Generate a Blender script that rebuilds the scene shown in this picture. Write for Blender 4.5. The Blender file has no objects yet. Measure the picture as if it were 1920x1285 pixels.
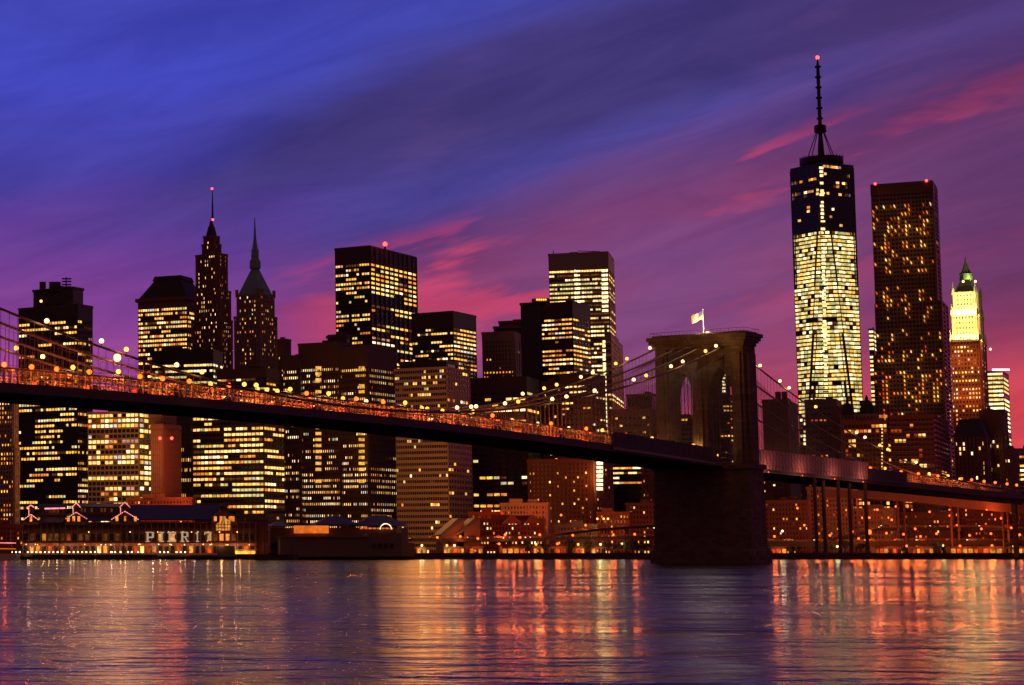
import bpy, math, random
from mathutils import Vector
R = math.radians
rnd = random.Random(11)
SC = bpy.context.scene
COL = SC.collection

# ------------------------------------------------------------------ camera
F = 4000.0; TH = R(6.2); PX0 = 150.0; PY0 = 1031 - F * math.tan(TH); CH = 5.0
cam = bpy.data.cameras.new("camera"); camo = bpy.data.objects.new("camera", cam); COL.objects.link(camo)
camo.location = (0, 0, CH); camo.rotation_euler = (R(90) + TH, 0, 0)
cam.sensor_width = 36; cam.lens = F / 1920 * 36
cam.shift_x = (960 - PX0) / 1920; cam.shift_y = -(642.5 - PY0) / 1920
cam.clip_start = 1; cam.clip_end = 30000
SC.camera = camo

# ------------------------------------------------------------------ view and render
SC.view_settings.view_transform = 'Standard'; SC.view_settings.look = 'None'
SC.view_settings.exposure = 0.0; SC.view_settings.gamma = 1.0
try: SC.view_settings.use_curve_mapping = False
except Exception: pass
SC.render.engine = 'CYCLES'
SC.cycles.use_denoising = True
SC.cycles.max_bounces = 4; SC.cycles.diffuse_bounces = 2; SC.cycles.glossy_bounces = 3
SC.cycles.transmission_bounces = 2; SC.cycles.sample_clamp_indirect = 12.0
SC.cycles.caustics_reflective = False; SC.cycles.caustics_refractive = False

def lin(r, g, b):
    return tuple((c / 255 / 12.92) if c / 255 <= .04045 else ((c / 255 + .055) / 1.055) ** 2.4 for c in (r, g, b)) + (1.0,)

# ------------------------------------------------------------------ node helper
class NT:
    def __init__(s, tree): s.t = tree; s.n = tree.nodes; s.l = tree.links; s.n.clear()
    def node(s, typ, ins=None, **kw):
        nd = s.n.new(typ)
        for k, v in kw.items(): setattr(nd, k, v)
        for k, v in (ins or {}).items(): s.set(nd.inputs[k], v)
        return nd
    def set(s, sock, v):
        if isinstance(v, bpy.types.NodeSocket): s.l.new(v, sock)
        else: sock.default_value = v
    def math(s, op, a, b=0.0, c=0.0, clamp=False):
        nd = s.node('ShaderNodeMath', {0: a, 1: b, 2: c}, operation=op); nd.use_clamp = clamp; return nd.outputs[0]
    def ramp(s, fac, stops, interp='LINEAR'):
        nd = s.node('ShaderNodeValToRGB', {0: fac}); r = nd.color_ramp; r.interpolation = interp
        while len(r.elements) < len(stops): r.elements.new(0.5)
        for e, (p, c) in zip(r.elements, stops): e.position = p; e.color = c if len(c) == 4 else (*c, 1)
        return nd.outputs[0]
    def mix(s, fac, a, b, mode='MIX'):
        nd = s.node('ShaderNodeMix', data_type='RGBA', blend_type=mode)
        s.set(nd.inputs[0], fac); s.set(nd.inputs[6], a); s.set(nd.inputs[7], b); return nd.outputs[2]
    def maprange(s, v, a, b, c=0.0, d=1.0, smooth=True):
        nd = s.node('ShaderNodeMapRange', {0: v, 1: a, 2: b, 3: c, 4: d})
        nd.interpolation_type = 'SMOOTHSTEP' if smooth else 'LINEAR'; return nd.outputs[0]
    def comb(s, x, y, z): return s.node('ShaderNodeCombineXYZ', {0: x, 1: y, 2: z}).outputs[0]
    def noise(s, vec, scale, detail=3, rough=.5, dist=0.0):
        return s.node('ShaderNodeTexNoise', {'Vector': vec, 'Scale': scale, 'Detail': detail, 'Roughness': rough, 'Distortion': dist}).outputs[0]

# ------------------------------------------------------------------ world: dusk sky
W = bpy.data.worlds.new("World"); SC.world = W; W.use_nodes = True
t = NT(W.node_tree)
sep = t.node('ShaderNodeSeparateXYZ', {0: t.node('ShaderNodeTexCoord').outputs['Generated']})
X, Y, Z = sep.outputs
az = t.math('ARCTAN2', X, Y); el = t.math('ARCSINE', Z)
q = t.math('SUBTRACT', el, t.math('MULTIPLY', az, 0.24))
wv = t.comb(t.math('MULTIPLY', az, 5.0), t.math('MULTIPLY', q, 20.0), t.math('MULTIPLY', Y, 1.0))
n1 = t.noise(wv, 1.0, 5, .55, .35)
n2 = t.noise(t.comb(t.math('MULTIPLY', az, 11.0), t.math('MULTIPLY', q, 62.0), 3.3), 1.0, 4, .55, .5)
n3 = t.noise(t.comb(t.math('MULTIPLY', az, 3.0), t.math('MULTIPLY', q, 9.0), 7.7), 1.0, 3, .5, .2)
elw = t.math('ADD', el, t.math('ADD', t.math('MULTIPLY', t.math('SUBTRACT', n1, .5), .055), t.math('MULTIPLY', t.math('SUBTRACT', n2, .5), .012)))
sL = [(0.0, lin(205, 66, 160)), (.07, lin(190, 64, 150)), (.095, lin(150, 66, 152)), (.125, lin(116, 57, 148)), (.15, lin(94, 54, 150)), (.18, lin(66, 58, 165)), (.22, lin(60, 66, 194)), (.26, lin(55, 60, 178)), (.4, lin(42, 44, 120)), (.7, lin(26, 28, 80)), (1.0, lin(20, 24, 74))]
sR = [(.05, lin(222, 58, 66)), (.10, lin(166, 60, 98)), (.135, lin(146, 72, 124)), (.17, lin(130, 64, 120)), (.188, lin(136, 56, 106)), (.202, lin(104, 55, 116)), (.214, lin(86, 60, 140)), (.226, lin(74, 68, 160)), (.243, lin(64, 54, 122)), (.268, lin(60, 50, 116)), (.286, lin(62, 62, 158)), (.305, lin(58, 64, 176)), (.45, lin(42, 42, 115)), (.75, lin(26, 28, 80)), (1.0, lin(20, 24, 72))]
cl = t.ramp(elw, sL)
qw = t.math('ADD', t.math('ADD', q, .1), t.math('ADD', t.math('MULTIPLY', t.math('SUBTRACT', n1, .5), .034), t.math('MULTIPLY', t.math('SUBTRACT', n2, .5), .016)))
# far from the sunset's azimuth the bands settle back to plain elevation, so the sky goes on evenly outside this view
cr = t.ramp(qw, sR)
mixaz = t.math('MULTIPLY', t.maprange(az, .03, .18), t.maprange(az, 1.1, .6))
base = t.mix(mixaz, cl, cr)
cloud = t.maprange(t.math('ADD', n3, t.math('MULTIPLY', t.math('SUBTRACT', n1, .5), .7)), .42, .64)
bank = t.math('MULTIPLY', t.maprange(qw, .235, .255), t.maprange(qw, .30, .275))
base = t.mix(t.math('MULTIPLY', t.math('MULTIPLY', bank, t.maprange(az, .0, .12)), t.maprange(cloud, 0, 1, .45, .95)), base, lin(60, 50, 118))
base = t.mix(t.math('MULTIPLY', t.math('MULTIPLY', cloud, t.maprange(el, .09, .18)), .35), base, lin(72, 56, 126))
st = t.math('MULTIPLY', t.maprange(t.math('ADD', n1, t.math('MULTIPLY', t.math('SUBTRACT', n2, .5), .8)), .47, .62),
            t.math('MULTIPLY', t.maprange(qw, .12, .165), t.maprange(qw, .216, .2)))
base = t.mix(t.math('MULTIPLY', t.math('MULTIPLY', st, t.maprange(az, .07, .14)), .95), base, lin(200, 62, 108))
sh = t.math('MULTIPLY', t.maprange(n1, .5, .34), t.math('MULTIPLY', t.maprange(el, .03, .07), t.maprange(az, .1, .2)))
base = t.mix(t.math('MULTIPLY', sh, .45), base, lin(112, 72, 136))
base = t.mix(t.math('MULTIPLY', t.math('MULTIPLY', t.maprange(az, .27, .42), t.maprange(el, .07, .12)), t.maprange(el, .3, .2, 0, .62)), base, lin(82, 48, 100))
n4 = t.noise(t.comb(t.math('MULTIPLY', az, 9.0), t.math('MULTIPLY', q, 45.0), 21.0), 1.0, 6, .62, .8)
vv = t.maprange(n4, .3, .7, .8, 1.2, False)
base = t.mix(1.0, base, t.comb(vv, vv, t.math('ADD', t.math('MULTIPLY', vv, .6), .4)), 'MULTIPLY')
# the sky away from the sunset is dim
side = t.math('ADD', t.math('MULTIPLY', X, .22), t.math('MULTIPLY', Y, .97))
fall = t.maprange(side, -.5, .85, .055, 1.0)
base = t.mix(1.0, base, t.comb(fall, fall, fall), 'MULTIPLY')
east = t.mix(t.maprange(side, .5, -.4), (0, 0, 0, 1), (.08, .026, .018, 1))
base = t.mix(1.0, base, east, 'ADD')
base = t.node('ShaderNodeHueSaturation', {'Saturation': .97, 'Value': .95, 'Color': base}).outputs[0]
bg = t.node('ShaderNodeBackground', {0: base, 1: 1.0})
try:
    nish = t.node('ShaderNodeTexSky', sky_type='NISHITA', sun_disc=False, sun_elevation=R(-3), sun_rotation=R(12))
    bg2 = t.node('ShaderNodeBackground', {0: nish.outputs[0], 1: 0.003})
    out = t.node('ShaderNodeAddShader', {0: bg.outputs[0], 1: bg2.outputs[0]}).outputs[0]
except Exception:
    out = bg.outputs[0]
t.node('ShaderNodeOutputWorld', {0: out})

# ------------------------------------------------------------------ materials
def pmat(name, col, rough=.8, metal=0.0, var=.25, scale=.6, bump=0.0, spec=.3):
    m = bpy.data.materials.new(name); m.use_nodes = True; t = NT(m.node_tree)
    g = t.node('ShaderNodeNewGeometry').outputs['Position']
    n = t.noise(g, scale, 5, .6)
    n2 = t.noise(g, scale * .13, 3, .6)
    f = t.math('ADD', t.math('MULTIPLY', n, .6), t.math('MULTIPLY', n2, .4))
    c = t.mix(f, tuple(x * (1 - var) for x in col[:3]) + (1,), tuple(min(1, x * (1 + var)) for x in col[:3]) + (1,))
    b = t.node('ShaderNodeBsdfPrincipled', {'Base Color': c, 'Roughness': rough, 'Metallic': metal, 'Specular IOR Level': spec})
    if bump:
        bn = t.node('ShaderNodeBump', {'Height': n, 'Strength': bump, 'Distance': .3}); t.l.new(bn.outputs[0], b.inputs['Normal'])
    t.node('ShaderNodeOutputMaterial', {0: b.outputs[0]}); return m

def emat(name, col, strength, vary=.0, sample=False, nscale=.35):
    m = bpy.data.materials.new(name); m.use_nodes = True; t = NT(m.node_tree)
    s = strength
    if vary:
        g = t.node('ShaderNodeNewGeometry').outputs['Position']
        n = t.noise(g, nscale, 2, .6)
        r = t.node('ShaderNodeObjectInfo').outputs['Random']
        a = t.maprange(n, .3, .7, 1 - vary, 1 + vary, False)
        b = t.math('ADD', t.math('MULTIPLY', r, vary), 1 - vary / 2)
        s = t.math('MULTIPLY', t.math('MULTIPLY', a, b), strength)
    e = t.node('ShaderNodeEmission', {0: (*col[:3], 1), 1: s})
    t.node('ShaderNodeOutputMaterial', {0: e.outputs[0]})
    m.cycles.emission_sampling = 'AUTO' if sample else 'NONE'
    return m

M = {}
M['dark'] = pmat('dark_bronze_cladding', (.085, .052, .045), .55)
M['black'] = pmat('black_steel_cladding', (.045, .032, .032), .5)
M['brown'] = pmat('brown_brick', (.24, .115, .085), .85)
M['umber'] = pmat('umber_granite_cladding', (.13, .075, .06), .7)
M['red'] = pmat('red_brick', (.30, .09, .06), .85)
M['stone'] = pmat('pale_limestone', (.38, .25, .20), .85)
M['tan'] = pmat('tan_stone', (.42, .30, .22), .85)
M['grey'] = pmat('grey_concrete', (.22, .17, .165), .8)
M['alu'] = pmat('pale_aluminium_panels', (.34, .27, .25), .45, .3)
M['green'] = pmat('green_copper', (.22, .42, .36), .6)
M['slate'] = pmat('dark_slate', (.06, .045, .045), .7)
M['glass'] = pmat('unlit_glass', (.02, .016, .018), .22, var=.3, spec=.5)
M['bluetin'] = pmat('blue_metal_roof', (.13, .125, .15), .5, .3)
M['tarp'] = pmat('pink_lit_tarpaulin', (.55, .30, .28), .8, scale=.25)  # white sheets; their pinkish lighting is put into the base colour
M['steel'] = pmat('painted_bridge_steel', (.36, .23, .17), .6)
M['steeld'] = pmat('dark_bridge_steel', (.13, .085, .07), .7)  # darker tone of the bridge steel, for girders and screens
M['cable'] = pmat('brown_painted_cable', (.17, .09, .07), .6)
M['asphalt'] = pmat('asphalt', (.05, .048, .048), .9)
M['conc'] = pmat('quay_concrete', (.10, .075, .07), .9)
M['white'] = pmat('white_paint', (.78, .74, .68), .6, var=.08)
M['iron'] = pmat('dark_iron', (.04, .035, .035), .6)
M['leaf'] = pmat('dark_leaves', (.05, .07, .03), .8)
M['bark'] = pmat('bark', (.09, .06, .045), .9)
M['rubber'] = pmat('rubber', (.02, .02, .02), .9)
for nm, c in (('silver', (.5, .5, .5)), ('carred', (.4, .04, .03)), ('carblk', (.03, .03, .035)), ('cabyel', (.75, .42, .03))):
    M[nm] = pmat('car_paint_' + nm, c, .3, .2, var=.05)

# granite with courses for the bridge tower
m = bpy.data.materials.new('weathered_granite_blocks'); m.use_nodes = True; t = NT(m.node_tree)
tc = t.node('ShaderNodeTexCoord').outputs['Object']
s3 = t.node('ShaderNodeSeparateXYZ', {0: tc})
vec = t.comb(t.math('ADD', s3.outputs[0], s3.outputs[1]), s3.outputs[2], 0.0)
br = t.node('ShaderNodeTexBrick', {'Vector': vec, 'Scale': 1.0, 'Mortar Size': .035, 'Brick Width': 2.6, 'Row Height': 1.05,
     'Color1': (.34, .22, .145, 1), 'Color2': (.19, .118, .083, 1), 'Mortar': (.07, .045, .035, 1)})
nz = t.noise(tc, .22, 5, .65)
nv = t.noise(t.comb(t.math('MULTIPLY', t.math('ADD', s3.outputs[0], s3.outputs[1]), .9), t.math('MULTIPLY', s3.outputs[2], .08), 0.0), 1.0, 4, .6)
c = t.mix(t.maprange(nz, .3, .7, .0, .6), br.outputs[0], (.17, .11, .08, 1))
c = t.mix(t.maprange(nv, .5, .72, 0, .55), c, (.085, .06, .05, 1))
bn = t.node('ShaderNodeBump', {'Height': br.outputs['Fac'], 'Strength': .6, 'Distance': .12}); bn.invert = True
b = t.node('ShaderNodeBsdfPrincipled', {'Base Color': c, 'Roughness': .9, 'Normal': bn.outputs[0], 'Specular IOR Level': .2})
t.node('ShaderNodeOutputMaterial', {0: b.outputs[0]}); M['granite'] = m

# river
m = bpy.data.materials.new('river_water'); m.use_nodes = True; t = NT(m.node_tree)
pos = t.node('ShaderNodeNewGeometry').outputs['Position']; sp = t.node('ShaderNodeSeparateXYZ', {0: pos})
def wn(sx, sy, det, seed): return t.noise(t.comb(t.math('MULTIPLY', sp.outputs[0], sx), t.math('MULTIPLY', sp.outputs[1], sy), seed), 1.0, det, .55, .15)
h = t.math('ADD', t.math('MULTIPLY', wn(.05, .085, 6, 1.0), 11.0), t.math('MULTIPLY', wn(.28, .40, 2, 5.0), 2.6))
bn = t.node('ShaderNodeBump', {'Height': h, 'Strength': 1.0, 'Distance': .15})
rg = t.maprange(wn(.012, .03, 3, 13.0), .35, .65, .09, .19)
b = t.node('ShaderNodeBsdfPrincipled', {'Base Color': (.05, .018, .01, 1), 'Roughness': rg, 'IOR': 1.33, 'Specular IOR Level': .28, 'Specular Tint': (1, .88, .82, 1), 'Normal': bn.outputs[0]})
t.node('ShaderNodeOutputMaterial', {0: b.outputs[0]}); M['water'] = m

E_ = {
 'W': emat('light_window_white', (1, .74, .36), 2.2, .5),
 'C': emat('light_window_cream', (1, .55, .145), 1.7, .6),
 'Y': emat('light_window_yellow', (1, .46, .062), 1.35, .65),
 'A': emat('light_window_amber', (1, .28, .035), .95, .7),
 'O': emat('light_window_orange', (1, .13, .018), .5, .7),
 'D': emat('light_window_dim', (1, .32, .08), .09, .8),
 'G': emat('light_window_greenish', (.92, .74, .26), .85, .6),
 'P': emat('light_window_rosy', (1, .42, .27), .55, .6),
 'K': emat('light_window_cool', (.85, .80, .62), .9, .6),
}
M['lampw'] = emat('lamp_globe_white', (1, .66, .22), 3.6, sample=False)
M['lampy'] = emat('lamp_globe_yellow', (1, .40, .05), 3.6, sample=False)
M['lampo'] = emat('lamp_globe_sodium', (1, .085, .007), 5.5, sample=False)
M['redl'] = emat('beacon_red', (1, .05, .04), 6, sample=False)
M['greenl'] = emat('beacon_green', (.05, 1, .3), 2, sample=False)
M['neon'] = emat('pink_string_light', (1, .28, .26), 1.6, .3)
M['tail'] = emat('tail_light', (1, .03, .015), 5)
M['head'] = emat('head_light', (1, .9, .7), 8)
M['shop'] = emat('lit_shop_interior', (1, .36, .06), .7, .8, nscale=.5)
M['shopr'] = emat('red_lit_shop_interior', (1, .10, .012), .75, .8, nscale=.5)
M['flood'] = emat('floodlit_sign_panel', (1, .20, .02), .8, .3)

# ------------------------------------------------------------------ projection helpers (picture measurements -> world metres)
def P(px, py, Yw):
    """world X, Z of the point seen at px, py on the vertical plane y = Yw"""
    dx = (px - PX0) / F; dy = (PY0 - py) / F
    fy = math.cos(TH) - dy * math.sin(TH); uz = math.sin(TH) + dy * math.cos(TH)
    k = Yw / fy
    return dx * k, CH + uz * k
def proj(Xw, Yw, Zw):
    z = Zw - CH; d = Yw * math.cos(TH) + z * math.sin(TH); u = -Yw * math.sin(TH) + z * math.cos(TH)
    return PX0 + F * Xw / d, PY0 - F * u / d

# ------------------------------------------------------------------ mesh helpers
class MB:
    def __init__(s): s.v = []; s.f = []; s.m = []
    def add(s, vs, fs, mi=0):
        o = len(s.v); s.v += [tuple(v) for v in vs]; s.f += [tuple(i + o for i in f) for f in fs]; s.m += [mi] * len(fs)
    def prism(s, poly, z0, z1, mi=0, top=None):
        n = len(poly); tp = top or poly
        s.add([(p[0], p[1], z0) for p in poly] + [(p[0], p[1], z1) for p in tp],
              [(i, (i + 1) % n, n + (i + 1) % n, n + i) for i in range(n)] + [tuple(range(n))[::-1], tuple(range(n, 2 * n))], mi)
    def box(s, c, d, rz=0.0, mi=0):
        ca, sa = math.cos(rz), math.sin(rz); hx, hy = d[0] / 2, d[1] / 2
        poly = [(c[0] + x * ca - y * sa, c[1] + x * sa + y * ca) for x, y in ((-hx, -hy), (hx, -hy), (hx, hy), (-hx, hy))]
        s.prism(poly, c[2] - d[2] / 2, c[2] + d[2] / 2, mi)
    def bar(s, a, b, r, n=4, mi=0, r2=None):
        a = Vector(a); b = Vector(b); d = (b - a)
        if d.length < 1e-6: return
        d.normalize(); u = d.cross(Vector((0, 0, 1)) if abs(d.z) < .95 else Vector((1, 0, 0))).normalized(); w = d.cross(u)
        r2 = r if r2 is None else r2
        vs = []
        for p, rr in ((a, r), (b, r2)):
            for i in range(n):
                an = 2 * math.pi * (i + .5) / n; vs.append(p + u * math.cos(an) * rr + w * math.sin(an) * rr)
        s.add(vs, [(i, (i + 1) % n, n + (i + 1) % n, n + i) for i in range(n)] + [tuple(range(n))[::-1], tuple(range(n, 2 * n))], mi)
    def tube(s, pts, r, n=6, mi=0):
        for a, b in zip(pts, pts[1:]): s.bar(a, b, r, n, mi)
    def lathe(s, c, prof, n=12, mi=0, rz=0.0):
        vs = []; k = len(prof)
        for (r, z) in prof:
            for i in range(n):
                an = rz + 2 * math.pi * i / n; vs.append((c[0] + r * math.cos(an), c[1] + r * math.sin(an), c[2] + z))
        fs = []
        for j in range(k - 1):
            for i in range(n): fs.append((j * n + i, j * n + (i + 1) % n, (j + 1) * n + (i + 1) % n, (j + 1) * n + i))
        fs.append(tuple(range(n))[::-1]); fs.append(tuple(range((k - 1) * n, k * n)))
        s.add(vs, fs, mi)
    def sphere(s, c, r, n=8, k=5, mi=0):
        s.lathe(c, [(max(.01, r * math.sin(math.pi * j / k)), -r * math.cos(math.pi * j / k)) for j in range(k + 1)], n, mi)
    def mesh(s, name, mats, loc=(0, 0, 0)):
        me = bpy.data.meshes.new(name)
        me.from_pydata([(x - loc[0], y - loc[1], z - loc[2]) for x, y, z in s.v], [], s.f)
        for m_ in (mats if isinstance(mats, (list, tuple)) else [mats]): me.materials.append(m_)
        if any(s.m): me.polygons.foreach_set('material_index', s.m)
        me.update(); return me
    def build(s, name, mats, parent=None, kind=None, loc=None):
        """vertices are world coordinates; the object sits at its root's origin"""
        base = Vector(loc) if loc else (world_loc(parent) if parent else Vector((0, 0, 0)))
        ob = bpy.data.objects.new(name, s.mesh(name, mats, base)); COL.objects.link(ob)
        if parent is not None:
            ob.parent = parent; ob.location = base - world_loc(parent)
        else: ob.location = base
        if kind: ob['kind'] = kind
        return ob
def world_loc(o):
    v = Vector((0, 0, 0))
    while o is not None: v += Vector(o.location); o = o.parent
    return v
def tag(o, label, cat, group=None):
    o['label'] = label; o['category'] = cat
    if group: o['group'] = group
    return o
def empty(name, loc, label=None, cat=None, group=None):
    o = bpy.data.objects.new(name, None); COL.objects.link(o); o.location = loc; o.empty_display_size = 1
    if label: tag(o, label, cat, group)
    return o
def inst(name, me, loc, parent, rz=0.0):
    o = bpy.data.objects.new(name, me); COL.objects.link(o)
    o.parent = parent; o.location = Vector(loc) - world_loc(parent); o.rotation_euler = (0, 0, rz); return o
def point(name, loc, col, e, r=.4, parent=None):
    l = bpy.data.lights.new(name, 'POINT'); l.color = col; l.energy = e; l.shadow_soft_size = r
    o = bpy.data.objects.new(name, l); COL.objects.link(o); o.location = Vector(loc) - (world_loc(parent) if parent else Vector()); o.parent = parent; return o

ORD = ['first', 'second', 'third', 'fourth', 'fifth', 'sixth', 'seventh', 'eighth', 'ninth', 'tenth', 'eleventh', 'twelfth', 'thirteenth', 'fourteenth',
       'fifteenth', 'sixteenth', 'seventeenth', 'eighteenth', 'nineteenth', 'twentieth'] + ['twenty-' + w for w in
       ['first', 'second', 'third', 'fourth', 'fifth', 'sixth', 'seventh', 'eighth', 'ninth']] + ['thirtieth'] + ['thirty-' + w for w in
       ['first', 'second', 'third', 'fourth', 'fifth', 'sixth', 'seventh', 'eighth', 'ninth']] + ['fortieth'] + ['forty-' + w for w in
       ['first', 'second', 'third', 'fourth', 'fifth', 'sixth', 'seventh', 'eighth', 'ninth']] + ['fiftieth'] + ['fifty-' + w for w in
       ['first', 'second', 'third', 'fourth', 'fifth', 'sixth', 'seventh', 'eighth', 'ninth']] + ['sixtieth'] + ['sixty-' + w for w in
       ['first', 'second', 'third', 'fourth', 'fifth', 'sixth', 'seventh', 'eighth', 'ninth']] + ['seventieth']

# ------------------------------------------------------------------ setting: water and land
w = MB(); w.add([(-4000, -400, 0), (5000, -400, 0), (5000, 1300, 0), (-4000, 1300, 0)], [(0, 1, 2, 3)])
w.build('river_water', M['water'], kind='structure')
g = MB(); g.prism([(-4000, 1112), (5000, 1112), (9000, 9000), (-8000, 9000)], -3, 2.2)
g.build('city_ground', M['asphalt'], kind='structure')
g = MB(); g.box((500, 1110.5, .8), (9000, 2.6, 5)); g.build('quay_wall', M['conc'], kind='structure')

# ------------------------------------------------------------------ building blocks
GZ = 2.2
def foot(L, C, Rr, py, D, a, dl=30.0, dr=30.0):
    a = max(a, math.degrees(math.atan((C - PX0) / F)) + 5)
    ca, sa = math.cos(R(a)), math.sin(R(a)); l = (-ca, sa); r = (sa, ca)
    xc, zc = P(C, py, D)
    def solve(d, target, sgn):
        lo, hi = 0.0, 400.0
        for _ in range(40):
            m_ = (lo + hi) / 2; p = proj(xc + d[0] * m_, D + d[1] * m_, zc)[0]
            if (p - target) * sgn < 0: lo = m_
            else: hi = m_
        return lo
    sl = solve(l, L, -1) if L is not None and L < C - .6 else dl
    sr = solve(r, Rr, 1) if Rr is not None and Rr > C + .6 else dr
    return dict(c=(xc, D), l=l, r=r, sl=sl, sr=min(sr, 120.0), a=R(a))
def fpoly(f, out=0.0):
    c, l, r, sl, sr = f['c'], f['l'], f['r'], f['sl'], f['sr']
    def pt(i, j): return (c[0] + l[0] * i + r[0] * j, c[1] + l[1] * i + r[1] * j)
    o = out; return [pt(-o, -o), pt(-o, sr + o), pt(sl + o, sr + o), pt(sl + o, -o)]

PANE = {}
def pane_mesh(wd, ht, mat):
    k = (round(wd, 1), round(ht, 1), mat)
    if k not in PANE:
        b_ = MB(); b_.box((0, 0, 0), (wd, .16, ht)); PANE[k] = b_.mesh('window', E_[mat])
    return PANE[k]
NWIN = {}
def pick(pal):
    x = rnd.random() * sum(w_ for _, w_ in pal)
    for k, w_ in pal:
        x -= w_
        if x <= 0: return k
    return pal[0][0]
PAL = {
 'yel': [('Y', 5), ('C', 4), ('W', .9), ('A', 1.5), ('D', 1.5), ('G', 2), ('P', .4), ('K', .4)],
 'cream': [('C', 5), ('W', 2.2), ('Y', 2), ('A', 1), ('K', 1.2), ('P', .8), ('D', 1)],
 'amber': [('A', 4), ('Y', 3), ('C', 2), ('O', 2), ('D', 1)],
 'warm': [('C', 3), ('Y', 3), ('A', 3), ('W', .6), ('D', 2), ('P', .8), ('K', .5)],
 'white': [('W', 5), ('C', 4), ('G', 2)],
 'green': [('G', 5), ('C', 3), ('W', 1), ('D', 1)],
 'red': [('O', 4), ('A', 3), ('D', 3), ('C', 1)],
}
def windows(root, cells, wd, ht, rz, cap=300):
    """cells: list of (x,y,z,mat). The first `cap` of a building become parts, the rest one joined part"""
    n = NWIN.get(root.name, 0)
    take = max(0, min(cap - n, len(cells)))
    if take < len(cells): rnd.shuffle(cells)
    base = world_loc(root)
    for (x, y, z, mt) in cells[:take]: inst('window', pane_mesh(wd, ht, mt), (x, y, z), root, rz)
    NWIN[root.name] = n + take
    rest = cells[take:]
    if rest:
        keys = sorted(set(c_[3] for c_ in rest)); b_ = MB()
        for (x, y, z, mt) in rest: b_.box((x, y, z), (wd, .16, ht), rz, keys.index(mt))
        b_.build('window', [E_[k] for k in keys], root, 'stuff')

def facade(root, f, z0, z1, fl, bays, wall, side, p, pal, run=4, wf=.8, hf=.5, blank_top=0.0, pier=.35, pierw=None, rows=None, dimall=0.0, cap=300, floors=None):
    """one visible face: relief grid of spandrels and piers in front of the glazing, lit panes between them"""
    d = f['l'] if side == 'l' else f['r']; s = f['sl'] if side == 'l' else f['sr']
    nrm = (-f['r'][0], -f['r'][1]) if side == 'l' else (-f['l'][0], -f['l'][1])
    c = f['c']; rz = math.atan2(d[1], d[0]); zt = z1 - blank_top
    nf = max(1, int(round((zt - z0) / fl))); fl = (zt - z0) / nf
    nb = max(1, int(bays)); bw = s / nb
    wb = MB()
    def at(i, z, off): return (c[0] + d[0] * i + nrm[0] * off, c[1] + d[1] * i + nrm[1] * off, z)
    sh = fl * (1 - hf)
    for k in range(nf + 1):
        x, y, z = at(s / 2, z0 + k * fl, .1)
        wb.box((x, y, z), (s, .5, sh), rz)
    pw = pierw if pierw is not None else bw * (1 - wf)
    for j in range(nb + 1):
        x, y, z = at(min(max(j * bw, pw / 2), s - pw / 2), (z0 + zt) / 2, .1)
        wb.box((x, y, z), (pw, .5 + pier, zt - z0), rz)
    if blank_top > .1:
        x, y, z = at(s / 2, z1 - blank_top / 2, .12); wb.box((x, y, z), (s + .3, .6, blank_top), rz)
    wb.build('spandrel', wall, root, 'stuff')
    cells = []
    for k in range(nf):
        if rows: pf = rows(k / nf)
        else: pf = p
        pf = pf * rnd.choice([.15, .5, 1.0, 1.35, 1.7]) if run > 1 else pf * rnd.uniform(.6, 1.3)
        j = 0
        while j < nb:
            ln = rnd.randint(1, run); on = rnd.random() < pf; mt = pick(PAL[pal]) if on else ('D' if rnd.random() < dimall else None)
            for q_ in range(j, min(nb, j + ln)):
                if mt and rnd.random() < .95:
                    mm = mt if rnd.random() < .7 else pick(PAL[pal])
                    x, y, z = at((q_ + .5) * bw, z0 + (k + .5) * fl, -.02)
                    cells.append((x, y, z, mm if on else 'D'))
            j += ln
    windows(root, cells, bw * min(wf, .97), fl * hf * .92, rz, cap)
    return nf, nb

def block(root, L, C, Rr, ytop, D, wall='dark', a=35, fl=9, bay=6, p=.4, pal='warm', run=4, wf=.85, hf=.5, blank=0, ybot=None, roof=True,
          left=True, right=True, pr=None, pier=.3, pierw=None, rows=None, glass='glass', dimall=0.0, dl=30, dr=30, cap=300, bayr=None, parap=True):
    ymid = (ytop + 1031) / 2
    f = foot(L, C, Rr, ymid, D, a, dl, dr)
    z1 = P(C, ytop, D)[1]; z0 = GZ if ybot is None else P(C, ybot, D)[1]
    b_ = MB(); b_.prism(fpoly(f), z0, z1); b_.build('glazing', M[glass], root)
    pm = D / F
    if roof:
        b_ = MB(); b_.prism(fpoly(f, .55), z1 - 1.2 * pm * 2, z1 + .8); b_.build('parapet', M[wall], root)
        b_ = MB(); q_ = fpoly(f); cx = sum(x for x, _ in q_) / 4; cy = sum(y for _, y in q_) / 4
        for i in range(2):
            b_.box((cx + rnd.uniform(-.2, .2) * f['sl'], cy + rnd.uniform(-.2, .2) * f['sr'], z1 + 1.6), (f['sl'] * rnd.uniform(.12, .3), f['sr'] * .3, rnd.uniform(1.6, 3)), math.atan2(f['l'][1], f['l'][0]))
        b_.build('roof_plant', M[wall], root)
    kw = dict(pal=pal, run=run, wf=wf, hf=hf, blank_top=blank * pm, pier=pier, pierw=pierw, rows=rows, dimall=dimall, cap=cap)
    if left and L is not None and L < C - 1: facade(root, f, z0, z1, fl * pm, max(1, round((C - L) / bay)), M[wall], 'l', p, **kw)
    if right and Rr is not None and Rr > C + 1: facade(root, f, z0, z1, fl * pm, max(1, round((Rr - C) / (bayr or bay * .75))), M[wall], 'r', p if pr is None else pr, **kw)
    return f, z0, z1
def bld(name, C, D, label, cat='building', group=None):
    x, _ = P(C, 900, D); return empty(name, (x, D, GZ), label, cat, group)
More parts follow.
